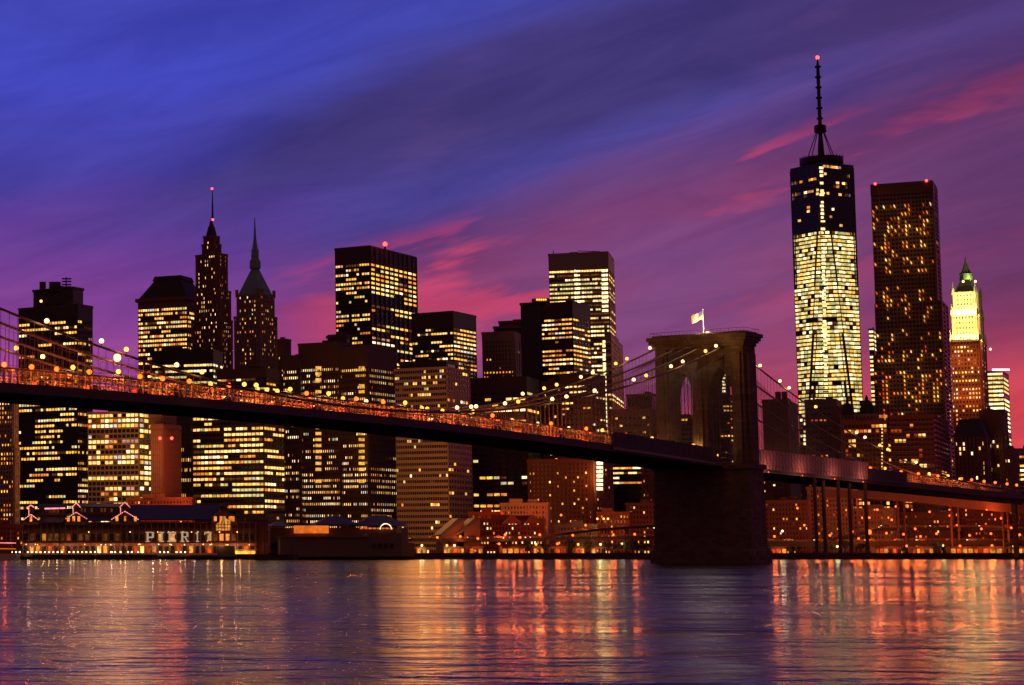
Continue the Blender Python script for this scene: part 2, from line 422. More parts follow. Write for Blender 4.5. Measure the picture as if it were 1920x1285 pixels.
def frustum(root, f, z0, z1, k0, k1, mat, name='roof', n_extra=None):
    q_ = fpoly(f); cx = sum(x for x, _ in q_) / 4; cy = sum(y for _, y in q_) / 4
    lo = [(cx + (x - cx) * k0, cy + (y - cy) * k0) for x, y in q_]
    k1 = k1 if isinstance(k1, tuple) else (k1, k1)
    hi = [(cx + (x - cx) * k1[0], cy + (y - cy) * k1[1]) for x, y in q_]
    b_ = MB(); b_.prism(lo, z0, z1, top=hi); return b_.build(name, mat, root), (cx, cy)
def beacon(root, px, py, D, r=1.2, mat='redl', name='beacon'):
    x, z = P(px, py, D); b_ = MB(); b_.sphere((x, D, z), r); return b_.build(name, M[mat], root)
def rod(root, px, y0, y1, D, r0, r1, mat='iron', name='mast', n=6):
    x, z0 = P(px, y0, D); x1, z1 = P(px, y1, D); x = P(px, (y0 + y1) / 2, D)[0]
    b_ = MB(); b_.bar((x, D, z0), (x, D, z1), r0, n, 0, r1); return b_.build(name, M[mat], root)

# ================================================================== SKYLINE
# --- stone tower at the left edge
r = bld('stone_tower', 28, 1230, 'tall tan stone building with small amber windows, cut by the left edge')
block(r, -75, 24, 33, 752, 1232, 'tan', fl=8.6, bay=5.2, p=.5, pal='amber', run=2, wf=.5, hf=.55, pier=.4)
block(r, -75, 27, 36, 838, 1226, 'tan', fl=8.6, bay=5.2, p=.5, pal='amber', run=2, wf=.5, hf=.55, pier=.4, roof=False)
# --- black slab tower
r = bld('office_tower', 145, 1330, 'black slab office tower at far left with yellow window ribbons and rooftop antenna')
f, z0, z1 = block(r, 35, 145, 173, 572, 1330, 'black', fl=10.2, bay=5.2, p=.5, pal='yel', run=7, wf=.96, hf=.48, blank=26, pier=.12, pierw=.3, cap=300)
f2, _, z2 = block(r, 62, 137, 156, 540, 1338, 'black', ybot=573, fl=40, bay=90, p=0, left=False, right=False)
b_ = MB()
for px in (80, 98, 108): x, z = P(px, 538, 1345); b_.box((x, 1345, z), (4, 4, 6))
b_.build('roof_unit', M['black'], r)
rod(r, 124, 540, 519, 1340, .5, .3); b_ = MB()
for py in (523, 528, 534): x, z = P(125, py, 1340); b_.box((x, 1340, z), (6, 2, .7))
b_.build('antenna_platform', M['iron'], r); beacon(r, 77, 565, 1331, .9, 'lampy', 'roof_light')
# --- bright grid building under the deck
r = bld('office_block', 261, 1250, 'broad pale office block with orange-lit grid frame, below the deck behind the pier hall')
f, z0, z1 = block(r, 165, 261, 287, 773, 1250, 'tan', a=25, fl=9.7, bay=8.2, p=.62, pal='cream', run=3, wf=.88, hf=.66, pier=.1, pierw=.45, bayr=8, rows=lambda u: 1.0 if u > .94 else (.75 if u > .45 else .42))
for px in (185, 225, 262): x, z = P(px, 1000, 1215); point('added_facade_wash', (x, 1205, 60), (1, .42, .12), 13000, 20, r)  # lights without fixtures, added in mid-air to brighten the grid frame
# --- ribbed reddish slab
r = bld('apartment_slab', 306, 1220, 'narrow reddish windowless slab building washed with orange light, between two lit office blocks')
f, z0, z1 = block(r, 284, 306, 339, 800, 1220, 'brown', fl=12, bay=3.6, p=0, run=1, wf=.5, hf=.12, pier=.5, left=True, bayr=3.2)
block(r, 284, 303, 330, 778, 1226, 'brown', ybot=802, fl=14, bay=5, p=0, run=1, wf=.5, hf=.1)
for px, e in ((322, 4500), (300, 1200)): x, z = P(px, 826, 1200); point('up_light', (x, 1206, z), (1, .12, .04), e, 1, r); beacon(r, px, 822, 1209, .9, 'redl', 'red_light')
for py in (880, 940): x, z = P(330, py, 1200); point('added_wash_light', (x, 1204, z), (1, .2, .07), 2600, 4, r)  # unseen lights added to wash the slab's lower right
# --- pinstripe tower
r = bld('office_tower', 358, 1400, 'grey pinstriped tower sliver between the reddish slab and the bright ribbon-window block')
block(r, 315, 362, 364, 772, 1400, 'grey', fl=9.6, bay=3.2, p=.14, pal='yel', run=6, wf=.5, hf=.7, pier=.5, rows=lambda u: .1 if u > .65 else .35)
# --- bright ribbon block
r = bld('office_block', 495, 1300, 'dark office block with long bright yellow ribbon windows, behind the PIER 17 letters')
block(r, 362, 495, 533, 735, 1300, 'dark', a=30, fl=10.3, bay=7.5, p=.8, pal='yel', run=8, wf=.97, hf=.5, pier=.06, pierw=.3, rows=lambda u: .85 if u < .62 else .5)
block(r, 408, 500, 524, 692, 1315, 'dark', a=30, fl=10.3, bay=9, p=.25, pal='yel', run=6, wf=.97, hf=.45, ybot=733, blank=14, pier=.06, pierw=.3)
# --- low round shouldered block
r = bld('office_block', 400, 1420, 'low dark flat-roofed block with one lit row, before the mansard-roofed tower')
block(r, 286, 400, 418, 657, 1420, 'black', a=20, fl=11, bay=6, p=.35, pal='green', run=12, wf=.97, hf=.4, blank=22, pier=.05, pierw=.2, rows=lambda u: .8 if u > .82 else .15)
# --- mansard tower
r = bld('office_tower', 352, 1750, 'dark mansard-roofed office tower with bright yellow window ribbons, left of the taller spired tower')
f, z0, z1 = block(r, 260, 352, 392, 560, 1750, 'brown', a=28, fl=8.5, bay=4.4, p=.6, pal='yel', run=6, wf=.85, hf=.52, blank=14, pier=.3, roof=False, rows=lambda u: .95 if u > .55 else .45)
b_ = MB(); b_.prism(fpoly(f, 2.0), z1 - 1, z1 + 2.0); b_.build('cornice', M['brown'], r)
frustum(r, f, z1 + 2.0, P(330, 521, 1750)[1], .99, (.55, .6), M['slate'])
frustum(r, f, P(330, 521, 1750)[1], P(330, 512, 1750)[1], .6, .54, M['slate'], 'roof_crown')
# --- art deco spired tower (tiers)
r = bld('spired_tower', 412, 1650, 'tallest stepped stone tower at left, slim mast tipped by a red light')
block(r, 362, 414, 437, 600, 1652, 'brown', a=42, fl=8.2, bay=4.3, p=.36, pal='cream', run=1, wf=.42, hf=.55, pier=.7)
block(r, 366, 412, 434, 545, 1650, 'brown', a=42, ybot=601, fl=8.2, bay=4.3, p=.4, pal='cream', run=1, wf=.42, hf=.55, pier=.7)
block(r, 369, 410, 428, 476, 1652, 'brown', a=42, ybot=546, fl=8.2, bay=4.3, p=.35, pal='cream', run=1, wf=.42, hf=.55, pier=.7)
block(r, 381, 402, 416, 458, 1658, 'brown', a=42, ybot=477, fl=8, bay=4.3, p=.2, pal='cream', run=1, wf=.42, hf=.55, pier=.6)
f, z0, z1 = block(r, 384, 401, 413, 443, 1660, 'brown', a=42, ybot=459, fl=8, bay=5, p=.1, pal='cream', run=1, wf=.42, hf=.55, pier=.6)
frustum(r, f, z1 + .8, P(398, 425, 1665)[1], .72, .42, M['slate'], 'crown'); frustum(r, f, P(398, 425, 1665)[1], P(398, 412, 1665)[1], .36, .1, M['slate'], 'spire_base')
rod(r, 398.5, 414, 354, 1668, .9, .25); beacon(r, 397.5, 354, 1668, 1.0); beacon(r, 399, 412, 1660, 1.0)
# --- green pyramid tower
r = bld('pyramid_roof_tower', 486, 1700, 'stone tower with a steep green copper pyramid roof and needle')
block(r, 441, 488, 521, 592, 1700, 'stone', a=38, fl=8.4, bay=4.8, p=.3, pal='warm', run=1, wf=.42, hf=.5, pier=.5)
f, z0, z1 = block(r, 446, 487, 516, 552, 1703, 'stone', a=38, ybot=593, fl=8.4, bay=4.8, p=.25, pal='cream', run=1, wf=.42, hf=.5, pier=.6, roof=False)
b_ = MB(); b_.prism(fpoly(f, .8), z1 - 1, z1 + 1)
for cx, cy in fpoly(f): b_.prism([(cx - 1.2, cy - 1.2), (cx + 1.2, cy - 1.2), (cx + 1.2, cy + 1.2), (cx - 1.2, cy + 1.2)], z1, z1 + 5)
b_.build('parapet', M['stone'], r)
rf, (cx, cy) = frustum(r, f, z1 + 1, P(481, 503, 1715)[1], .93, .2, M['green'])
b_ = MB(); zb = P(481, 503, 1715)[1]; b_.lathe((cx, cy, zb), [(4.6, 0), (4.4, 6), (3.2, 8), (3, 15), (2.2, 17), (1.2, 24), (.25, 42)], 8); b_.build('lantern', M['green'], r)
b_ = MB()
for i in range(6):
    px = 464 + i * 6; x, z = P(px, 541, 1700); b_.box((x, f['c'][1] + abs(px - 487) * .5 + 2, z), (1.2, 2.4, 2.6))
b_.build('dormer', M['stone'], r)
# --- dark block behind
r = bld('office_block', 538, 1800, 'plain dark block just right of the green pyramid tower, windowless against the pink sky')
block(r, 519, 537, 547, 637, 1800, 'brown', fl=9, bay=5, p=.12, pal='warm', run=1, wf=.4, hf=.45, blank=30)
block(r, 528, 545, 556, 690, 1700, 'brown', fl=9, bay=5, p=.3, pal='warm', run=1, wf=.5, hf=.45)
# --- large stepped brown complex
r = bld('office_complex', 690, 1350, 'broad stepped brown office complex with rows of narrow lit windows')
block(r, 532, 562, 600, 668, 1372, 'umber', a=30, fl=11, bay=3.7, p=.6, pal='cream', run=6, wf=.5, hf=.45, blank=24, pier=.35)
block(r, 562, 638, 668, 643, 1362, 'umber', a=30, fl=11, bay=3.7, p=.6, pal='cream', run=8, wf=.5, hf=.45, blank=44, pier=.35, rows=lambda u: .75 if (u > .78 or u < .55) else .12)
block(r, 640, 690, 746, 650, 1350, 'umber', a=38, fl=11, bay=3.7, p=.55, pal='cream', run=7, wf=.5, hf=.45, blank=38, pier=.35, bayr=3.5, rows=lambda u: .75 if (u > .78 or u < .5) else .15)
block(r, 617, 650, 662, 630, 1400, 'umber', ybot=646, fl=20, bay=20, p=0)
b_ = MB()
for px, n in ((597, 'a'), (678, 'b')):
    for k in range(20):
        if rnd.random() < .75:
            x, z = P(px, 690 + k * 11.2, 1343 if px < 600 else 1347); b_.box((x, 1343 if px < 600 else 1347, z), (3.6, .3, 1.9))
b_.build('stairwell_window', E_['Y'], r, 'stuff')
rod(r, 612, 636, 630, 1380, .3, .3); 
# --- big dark tower
r = bld('office_tower', 697, 1700, 'big square dark office tower with ribbed right face and red rooftop beacon')
f, z0, z1 = block(r, 632, 697, 784, 462, 1700, 'dark', fl=8.7, bay=5, p=.55, pr=.72, pal='yel', run=5, wf=.93, hf=.5, blank=30, pier=.25, pierw=.4, bayr=8.5, rows=lambda u: .9 if u > .86 else (.55 if u > .4 else .7))
b_ = MB()
for i in range(11):
    s_ = f['sr'] * i / 10; c = f['c']; b_.box((c[0] + f['r'][0] * s_ - f['l'][0] * .6, c[1] + f['r'][1] * s_ - f['l'][1] * .6, (z0 + z1) / 2), (1.1, 1.1, z1 - z0), 0)
b_.build('rib', M['dark'], r, 'stuff')
rod(r, 722, 468, 458, 1712, .8, .8); beacon(r, 722, 458, 1712, 1.9)
# --- second dark tower to its right
r = bld('office_tower', 852, 1550, 'dark flat-topped tower with broken yellow ribbons, right of the tower with the beacon')
block(r, 776, 853, 896, 585, 1550, 'dark', fl=8, bay=5, p=.5, pal='yel', run=5, wf=.93, hf=.48, blank=28, pier=.15, pierw=.3, bayr=6, rows=lambda u: .9 if u > .85 else .5)
# --- fine grid building, orange lit
r = bld('office_block', 840, 1290, 'sand-coloured gridded office block glowing orange below the bridge deck, few windows lit')
block(r, 743, 840, 884, 690, 1290, 'tan', a=30, fl=10.8, bay=4.2, p=.10, pal='yel', run=2, wf=.8, hf=.5, pier=.04, pierw=.22, parap=True, bayr=5)
block(r, 752, 838, 862, 678, 1300, 'dark', ybot=691, a=30, fl=20, bay=40, p=0)
for i, (px, py) in enumerate(((760, 850), (800, 850), (765, 930), (810, 940))):
    x, z = P(px, py, 1240); point('added_orange_wash', (x, 1232, z), (1, .36, .07), 13000, 20, r)  # unseen lights added in front to turn this facade orange
# --- vertical ribbed small tower
r = bld('office_tower', 968, 1600, 'pale vertically ribbed tower with dotted amber windows, stepped against a darker slab behind it')
block(r, 908, 968, 992, 623, 1600, 'stone', a=22, fl=8.1, bay=6, p=.42, pal='amber', run=3, wf=.45, hf=.42, blank=14, pier=1.0, rows=lambda u: .1 if u > .85 else (.75 if u > .5 else .25))
block(r, 940, 1000, 1014, 602, 1640, 'brown', a=22, fl=9, bay=30, p=0, left=False, right=False)
block(r, 930, 990, 1003, 612, 1625, 'brown', a=22, fl=9, bay=30, p=0, left=False, right=False)
# --- wide low dark block
r = bld('office_block', 985, 1450, 'wide dark block with pairs of lit bays, crossed by the bridge deck')
block(r, 885, 990, 1013, 708, 1450, 'dark', a=25, fl=10.6, bay=12.5, p=.5, pal='yel', run=3, wf=.9, hf=.5, blank=24, pier=.1, pierw=.9, rows=lambda u: .12 if .45 < u < .85 else .5)
# --- tower with orange ribbons
r = bld('office_tower', 1078, 1500, 'dark tower with orange-yellow ribbons, in front of the tall pale slab tower')
f, z0, z1 = block(r, 1012, 1078, 1111, 567, 1500, 'black', a=35, fl=8.4, bay=6.5, p=.62, pal='warm', run=6, wf=.96, hf=.42, blank=28, pier=.1, pierw=.3, bayr=6, rows=lambda u: .8)
block(r, 981, 1020, 1030, 568, 1512, 'black', a=35, fl=9, bay=40, p=0, left=False, right=False)
b_ = MB(); x, z = P(1014, 565, 1515); b_.lathe((x, 1515, z - 1), [(6.5, 0), (6.5, 2.6), (2, 3)], 14); b_.build('rooftop_drum', M['grey'], r)
for i in range(5): beacon(r, 1007 + i * 4, 562, 1508, .6, 'lampy', 'rim_light')
# --- tall aluminium slab
r = bld('office_tower', 1147, 1900, 'tall pale aluminium slab tower with continuous glowing floors and a dark top')
f, z0, z1 = block(r, 1035, 1147, 1158, 473, 1900, 'alu', a=18, fl=8.3, bay=5, p=.92, pr=.25, pal='green', run=20, wf=.93, hf=.44, blank=30, pier=.2, pierw=.35, rows=lambda u: .0 if .345 < u < .40 else .9, dimall=.7)
fw, _, _ = block(r, 1140, 1150, 1174, 627, 1885, 'alu', a=18, fl=8.3, bay=5, p=.2, pal='white', run=8, wf=.93, hf=.45, blank=10, pier=.15, pierw=.35, bayr=8, dimall=.6)
b_ = MB()
for px in (1082, 1133, 1134.5):
    for k in range(36):
        py = 508 + k * 8.3
        if (px < 1100 and py > 760) or 590 < py < 640: continue
        x, z = P(px + .7 + (k * .25), py, 1); 
        yy = 1900 + (1147 - px) / F * 1900 * math.tan(R(18)) - 1.2
        x, z = P(px + (k * .12), py, yy); b_.box((x, yy, z), (4.6, .5, 2.0), R(180 - 18))
b_.build('lobby_light_stack', E_['W'], r, 'stuff')
rod(r, 1037.5, 478, 469, 1930, .4, .3); b_ = MB(); xa, za = P(1083, 471, 1920); xb, zb = P(1125, 472, 1920)
b_.bar((xa, 1920, za), (xb, 1920, zb), .4); b_.build('roof_crane', M['iron'], r)
# --- mid building
r = bld('apartment_block', 1130, 1480, 'mid-rise brown block with paired lit windows, behind the cable lamps')
block(r, 1054, 1112, 1138, 703, 1480, 'brown', fl=10.2, bay=8, p=.42, pal='cream', run=2, wf=.75, hf=.35, blank=16, pier=.15)
block(r, 1020, 1058, 1070, 716, 1500, 'brown', fl=10.2, bay=9, p=.22, pal='cream', run=1, wf=.4, hf=.45, blank=10)
# --- plain brown boxes beside the tower
r = bld('warehouse_block', 1228, 1500, 'plain windowless brown box building standing directly left of the stone bridge tower')
block(r, 1179, 1226, 1242, 740, 1500, 'brown', fl=9, bay=60, p=0, left=False, right=False)
block(r, 1146, 1224, 1240, 768, 1490, 'stone', fl=14, bay=9, p=.3, pal='amber', run=1, wf=.6, hf=.3, blank=8)
r = bld('office_block', 1330, 1700, 'dark office block seen through the stone tower arches above the roadway')
block(r, 1262, 1312, 1330, 782, 1700, 'grey', fl=9, bay=6, p=.2, pal='warm', run=3, wf=.9, hf=.4)
block(r, 1336, 1372, 1392, 742, 1720, 'grey', fl=8, bay=6, p=.35, pal='amber', run=3, wf=.9, hf=.4)
b_ = MB()
for k in range(10):
    if k != 8: x, z = P(1357.5, 703 + k * 6.2, 1900); b_.box((x, 1900, z), (2.4, 1, 1.5))
r = bld('slender_tower', 1358, 1905, 'thin dark shaft with a vertical string of lights, framed by the right arch')
b2 = MB(); x, z = P(1358, 698, 1905); b2.box((x, 1906, z / 2), (8, 8, z)); b2.build('shaft', M['black'], r); b_.build('light_string', E_['W'], r, 'stuff')
# --- brown apartments below the deck
r = bld('apartment_block', 1112, 1300, 'brown brick apartment block below the deck with one bright yellow stair column')
block(r, 991, 1112, 1150, 862, 1300, 'red', a=28, fl=8.2, bay=7.5, p=.17, pal='warm', run=1, wf=.42, hf=.5, blank=4, pier=.4)
b_ = MB()
for k in range(7): x, z = P(1123, 869 + k * 8.0, 1303); b_.box((x, 1301, z), (4.2, 1, 1.7), R(30))
b_.build('stairwell_window', E_['W'], r, 'stuff')
x, z = P(1120, 892, 1290); point('stair_glow', (x, 1292, z), (1, .45, .08), 2500, 1, r)
r = bld('office_block', 1225, 1380, 'dark block with a bright band of lights, under the deck beside the bridge tower')
block(r, 1146, 1205, 1222, 873, 1380, 'black', a=25, fl=9, bay=8, p=.3, pal='cream', run=5, wf=.95, hf=.4, pier=.1, rows=lambda u: 1.0 if u > .86 else .25)
block(r, 1205, 1226, 1240, 880, 1360, 'brown', fl=9, bay=8, p=.3, pal='amber', run=1, wf=.5, hf=.5)

# --- tapered supertall
D = 2120
r = bld('supertall_tower', 1552, D, 'tallest tapering glass tower, brightly lit below a dark crown with a long spire')
_, zt = P(1543, 318, D + 30); xc, _ = P(1549.5, 550, D + 30); hb = 30.0; ht = 30.5
zt0 = 40.0; rotb = R(-19.4)
Bc = [Vector((xc + math.cos(rotb + R(90) * i + R(45)) * hb * 1.414 - 0, D + 30 + math.sin(rotb + R(90) * i + R(45)) * hb * 1.414)) for i in range(4)]
Tc = [Vector((xc + math.cos(rotb + R(90) * i) * ht, D + 30 + math.sin(rotb + R(90) * i) * ht)) for i in range(4)]
def ring(u):
    out_ = []
    for i in range(4):
        a_ = Tc[i]; b1 = Bc[i]; b2_ = Tc[(i + 1) % 4]
        out_.append(b1.lerp(a_, u)); out_.append(b1.lerp(b2_, u))
    return [(p_.x, p_.y) for p_ in out_]
# corners of the base, each joined to the two nearest corners of the top square
b_ = MB(); NS = 2
vs = [(p_.x, p_.y, GZ) for p_ in Bc] + [(p_.x, p_.y, zt) for p_ in Tc]; fs = []
b_.prism([(p_.x, p_.y) for p_ in Bc], GZ, zt0)
vs = [(p_.x, p_.y, zt0) for p_ in Bc] + [(p_.x, p_.y, zt) for p_ in Tc]
for i in range(4): fs += [(i, 4 + (i + 1) % 4, 4 + i), (i, (i + 1) % 4, 4 + (i + 1) % 4)]
fs.append((4, 5, 6, 7)); b_.add(vs, fs); b_.build('glazing', M['glass'], r)
NFL = 88; cells = []; sp_ = MB()
for k in range(NFL):
    u = (k + .5) / NFL; z = zt0 + (zt - zt0) * u; pts = ring(u); py = proj(xc, D, z)[1]
    n_ = len(pts)
    for i in range(n_):
        a_ = Vector(pts[i]); c_ = Vector(pts[(i + 1) % n_]); e_ = c_ - a_
        if e_.length < 2.5: continue
        nn = Vector((e_.y, -e_.x)).normalized()
        if nn.dot(Vector((a_.x, a_.y))) > 0: continue
        nb = max(1, int(e_.length / 4.0)); rz = math.atan2(e_.y, e_.x)
        m_ = (a_ + c_) / 2; sp_.box((m_.x + nn.x * .1, m_.y + nn.y * .1, z - 1.7), (e_.length, .7, 1.3), rz)
        if py > 436: pf = .975 if rnd.random() < .94 else .6
        elif py > 372: pf = .03
        else: pf = rnd.choice([0, .1, .55, .1])
        for j in range(nb):
            q_ = a_ + e_ * ((j + .5) / nb)
            if rnd.random() < pf:
                mt = pick([('W', 3), ('C', 3), ('G', 6), ('Y', 1), ('D', .5)]) if py > 436 else pick(PAL['warm'])
                cells.append((q_.x + nn.x * .12, q_.y + nn.y * .12, z + .35, mt))
        if k % 1 == 0:
            pass
sp_.build('spandrel', M['dark'], r, 'stuff')
# panes grouped per orientation: width 3.6 m, height 2.2 m
b_keys = {}
groups = {}
for c_ in cells: groups.setdefault(0, []).append(c_)
cc = cells; rnd.shuffle(cc)
def face_rz(x, y):
    v_ = Vector((x - xc, y - D - 30)); 
    an = math.atan2(v_.y, v_.x) - rotb
    return rotb + round(an / R(45)) * R(45) + R(90)
for (x, y, z, mt) in cc[:300]: inst('window', pane_mesh(4.0, 2.45, mt), (x, y, z), r, face_rz(x, y))
keys = sorted(set(c_[3] for c_ in cc)); b_ = MB()
for (x, y, z, mt) in cc[300:]: b_.box((x, y, z), (4.0, .16, 2.45), face_rz(x, y), keys.index(mt))
b_.build('window', [E_[k_] for k_ in keys], r, 'stuff')
# edge mullions along the slanting corners
b_ = MB()
for i in range(4):
    for tt in (Tc[i], Tc[(i + 1) % 4]): b_.bar((Bc[i].x, Bc[i].y, zt0), (tt.x, tt.y, zt), .55)
b_.build('corner_mullion', M['black'], r, 'stuff')
# builders' hoist up the face towards the river
hx = xc - 1.0; b_ = MB(); hz = MB()
yf0 = min(p_.y for p_ in Bc + Tc)
for k in range(88):
    z = zt0 + 8 + (zt - zt0 - 8) * k / 88; u = (z - zt0) / (zt - zt0)
    yy = min(p_[1] for p_ in ring(u)) - 1.6; xx = min(ring(u), key=lambda p_: p_[1])[0]
    xx = xx if u > .5 else xx
    hxk = P(1540 + 14 * (1 - u), proj(xc, D, z)[1], yy)[0]
    if rnd.random() < .8: b_.box((hxk + rnd.uniform(-.4, .4), yy, z), (rnd.choice((2.4, 3.2, 4.0)), .6, rnd.choice((1.6, 2.0, 2.4))))
    hz.box((hxk, yy + .7, z), (5.6, .5, 1.2)); 
b_.build('hoist_light', emat('hoist_lamp_cream', (1, .72, .3), 1.7, .4), r, 'stuff'); hz.build('hoist_tower', M['iron'], r)
# parapet, ring and spire
b_ = MB(); b_.prism([(p_.x, p_.y) for p_ in Tc], zt, zt + 2.5); b_.build('parapet', M['black'], r)
cx, cy = xc, D + 30; rt = 21.0
b_ = MB(); zr = P(1540, 292, D)[1]; hgt = zr - zt
b_.lathe((cx, cy, zt + 2.6), [(rt - 2, 0), (rt, hgt * .35), (rt, hgt), (rt - 2, hgt), (rt - 2, hgt * .4)], 28); b_.build('crown_ring', M['black'], r)
b_ = MB()
for i in range(28):
    an = math.tau * i / 28; b_.bar((cx + rt * math.cos(an), cy + rt * math.sin(an), zt), (cx + rt * math.cos(an), cy + rt * math.sin(an), zr + 4), .35)
b_.build('ring_post', M['iron'], r, 'stuff')
zt1 = P(1536, 108, D + 30)[1]
def mastx(z): return cx - (z - zr) * .012
b_ = MB(); b_.lathe((cx, cy, zr - 6), [(4.2, 0), (2.9, (zt1 - zr) * .2), (2.0, (zt1 - zr) * .3), (1.7, (zt1 - zr) * .8), (1.9, (zt1 - zr) * .81), (1.6, (zt1 - zr) * .97), (.5, (zt1 - zr) + 5)], 10); b_.build('spire', M['iron'], r)
for k_ in (.27, .40, .50, .60, .70, .80, .90):
    z = zr + (zt1 - zr) * k_; b_ = MB(); rr = 6.0 if k_ < .3 else 3.3; b_.lathe((cx, cy, z), [(rr * .8, 0), (rr, .8), (rr, 1.3 if k_ > .3 else 7), (rr * .8, 1.9 if k_ > .3 else 8)], 12); b_.build('spire_ring', M['iron'], r)
for an in (.3, 1.9, 3.5, 5.0):
    b_ = MB(); b_.bar((cx + 18 * math.cos(an), cy + 18 * math.sin(an), zr), (cx + 5 * math.cos(an), cy + 5 * math.sin(an), zr + (zt1 - zr) * .27), .45); b_.build('guy_cable', M['iron'], r)
b_ = MB(); b_.sphere((cx, cy, zt1), 2.0); b_.build('beacon', M['redl'], r)

# --- rippled residential tower
r = bld('residential_tower', 1750, 1540, 'very tall dark rippled residential tower with scattered orange windows')
def rippled(L, C, Rr, yt, yb, D, nbl, p, cap):
    f = foot(L, C, Rr, (yt + yb) / 2, D, 12, 20, 20)
    z1 = P(C, yt, D)[1]; z0 = P(C, yb, D)[1] if yb < 1000 else GZ
    bb = MB(); bb.prism(fpoly(f), z0, z1); bb.build('glazing', M['glass'], r)
    pb = MB(); cells = []
    for side, nb in (('l', nbl), ('r', max(1, round((Rr - C) / 5)))):
        d = f['l'] if side == 'l' else f['r']; s = f['sl'] if side == 'l' else f['sr']
        nr = (-f['r'][0], -f['r'][1]) if side == 'l' else (-f['l'][0], -f['l'][1])
        c = f['c']; bw = s / nb; rz = math.atan2(d[1], d[0]); fl = 3.0; nf = int((z1 - z0) / (fl * 1.0))
        fl = (z1 - z0) / nf
        for k in range(nf + 1):
            z = z0 + k * fl
            for j in range(nb):
                off = .25 + .55 * math.sin(j * 1.1 + z * .035) * math.sin(j * .37 + z * .021 + 2)
                x = c[0] + d[0] * bw * (j + .5) + nr[0] * off; y = c[1] + d[1] * bw * (j + .5) + nr[1] * off
                pb.box((x, y, z), (bw, 1.5, fl * .45), rz)
        for j in range(nb + 1):
            x = c[0] + d[0] * bw * j + nr[0] * .35; y = c[1] + d[1] * bw * j + nr[1] * .35
            pb.box((x, y, (z0 + z1) / 2), (bw * .32, 1.4, z1 - z0), rz)
        for k in range(nf):
            hot = rnd.choice([.3, 1, 1.7])
            for j in range(nb):
                pr_ = p * hot * (1.6 if math.sin(j * 1.3 + k * .11 + z0) > .2 else .45)
                if rnd.random() < pr_ and k < nf - (5 if yt < 400 else 0):
                    cells.append((c[0] + d[0] * bw * (j + .5) + nr[0] * .1, c[1] + d[1] * bw * (j + .5) + nr[1] * .1, z0 + (k + .5) * fl, pick([('A', 5), ('O', 3), ('Y', 2.5), ('C', 1)])))
    pb.build('rippled_cladding', M['cladbr'], r, 'stuff')
    windows(r, cells, bw * .62, fl * .5, rz, cap)
    return f, z1
M['cladbr'] = pmat('dull_steel_panels', (.15, .10, .085), .45, .4)
f, z1 = rippled(1638, 1752, 1759, 342, 565, 1546, 17, .28, 150)
rippled(1643, 1766, 1777, 565, 662, 1540, 18, .2, 220)
rippled(1645, 1774, 1786, 662, 1003, 1535, 19, .26, 300)
b_ = MB(); b_.prism(fpoly(f, .6), z1 - 7, z1 + 1.5); b_.build('parapet', M['cladbr'], r)
for px, py in ((1641, 345), (1737, 339)): beacon(r, px, py, 1546, 1.0)

# --- gothic crowned tower
D = 1850
r = bld('gothic_tower', 1835, D, 'ornate stepped gothic tower with floodlit cream crown and green pyramid spire at far right')
M['terra'] = pmat('cream_terracotta', (.52, .40, .26), .8, bump=.3)
M['gilt'] = pmat('green_gilt_roof', (.22, .30, .12), .5)
block(r, 1790, 1848, 1862, 757, D, 'red', a=24, fl=8.2, bay=6.6, p=.8, pal='warm', run=2, wf=.5, hf=.5, pier=.5, rows=lambda u: .5)
fA, zA0, zA1 = block(r, 1790, 1845, 1857, 638, D + 2, 'red', a=24, ybot=757, fl=8.2, bay=6.4, p=.85, pal='cream', run=3, wf=.5, hf=.5, pier=.5, roof=False, rows=lambda u: .8)
fB, zB0, zB1 = block(r, 1794, 1842, 1853, 590, D + 6, 'terra', a=24, ybot=638, fl=9, bay=6, p=.0, run=1, wf=.42, hf=.42, pier=.5, roof=False)
fC, zC0, zC1 = block(r, 1797, 1840, 1850, 549, D + 8, 'terra', a=24, ybot=590, fl=9, bay=6, p=.0, run=1, wf=.42, hf=.42, pier=.6, roof=False)
for (ff, zz) in ((fA, zA1), (fB, zB1), (fC, zC1)):
    b_ = MB(); b_.prism(fpoly(ff, .9), zz - .8, zz + 1.2)
    for cx_, cy_ in fpoly(ff):
        b_.prism([(cx_ + a_, cy_ + c_) for a_, c_ in ((-1.3, -1.3), (1.3, -1.3), (1.3, 1.3), (-1.3, 1.3))], zz, zz + 5, top=[(cx_ + a_, cy_ + c_) for a_, c_ in ((-.9, -.9), (.9, -.9), (.9, .9), (-.9, .9))])
        b_.lathe((cx_, cy_, zz + 5), [(1.2, 0), (.1, 6)], 4)
    b_.build('pinnacle_cornice', M['terra'], r)
rf, (cx, cy) = frustum(r, fC, zC1 + 1.2, P(1820, 522, D + 15)[1], .86, .42, M['gilt'])
zz = P(1820, 522, D + 15)[1]
b_ = MB(); b_.lathe((cx, cy, zz), [(6.0, 0), (5.6, 6), (6.2, 6.2), (4.0, 8), (1.2, 16), (.9, 17.5), (.2, 23)], 8); b_.build('lantern', M['gilt'], r)
def wfl(ff, z, e, col, out=5.0, n=3):
    c = ff['c']
    for i in range(n):
        s_ = ff['sl'] * (i + .5) / n; point('flood_light', (c[0] + ff['l'][0] * s_ - ff['r'][0] * out, c[1] + ff['l'][1] * s_ - ff['r'][1] * out, z), col, e, .6, r)
    point('flood_light', (c[0] + ff['r'][0] * 6 - ff['l'][0] * out, c[1] + ff['r'][1] * 6 - ff['l'][1] * out, z), col, e * .6, .6, r)
wfl(fB, zB0 + 2, 11000, (1, .62, .18), 4.5); wfl(fB, zB0 + 15, 5200, (1, .60, .16), 7)
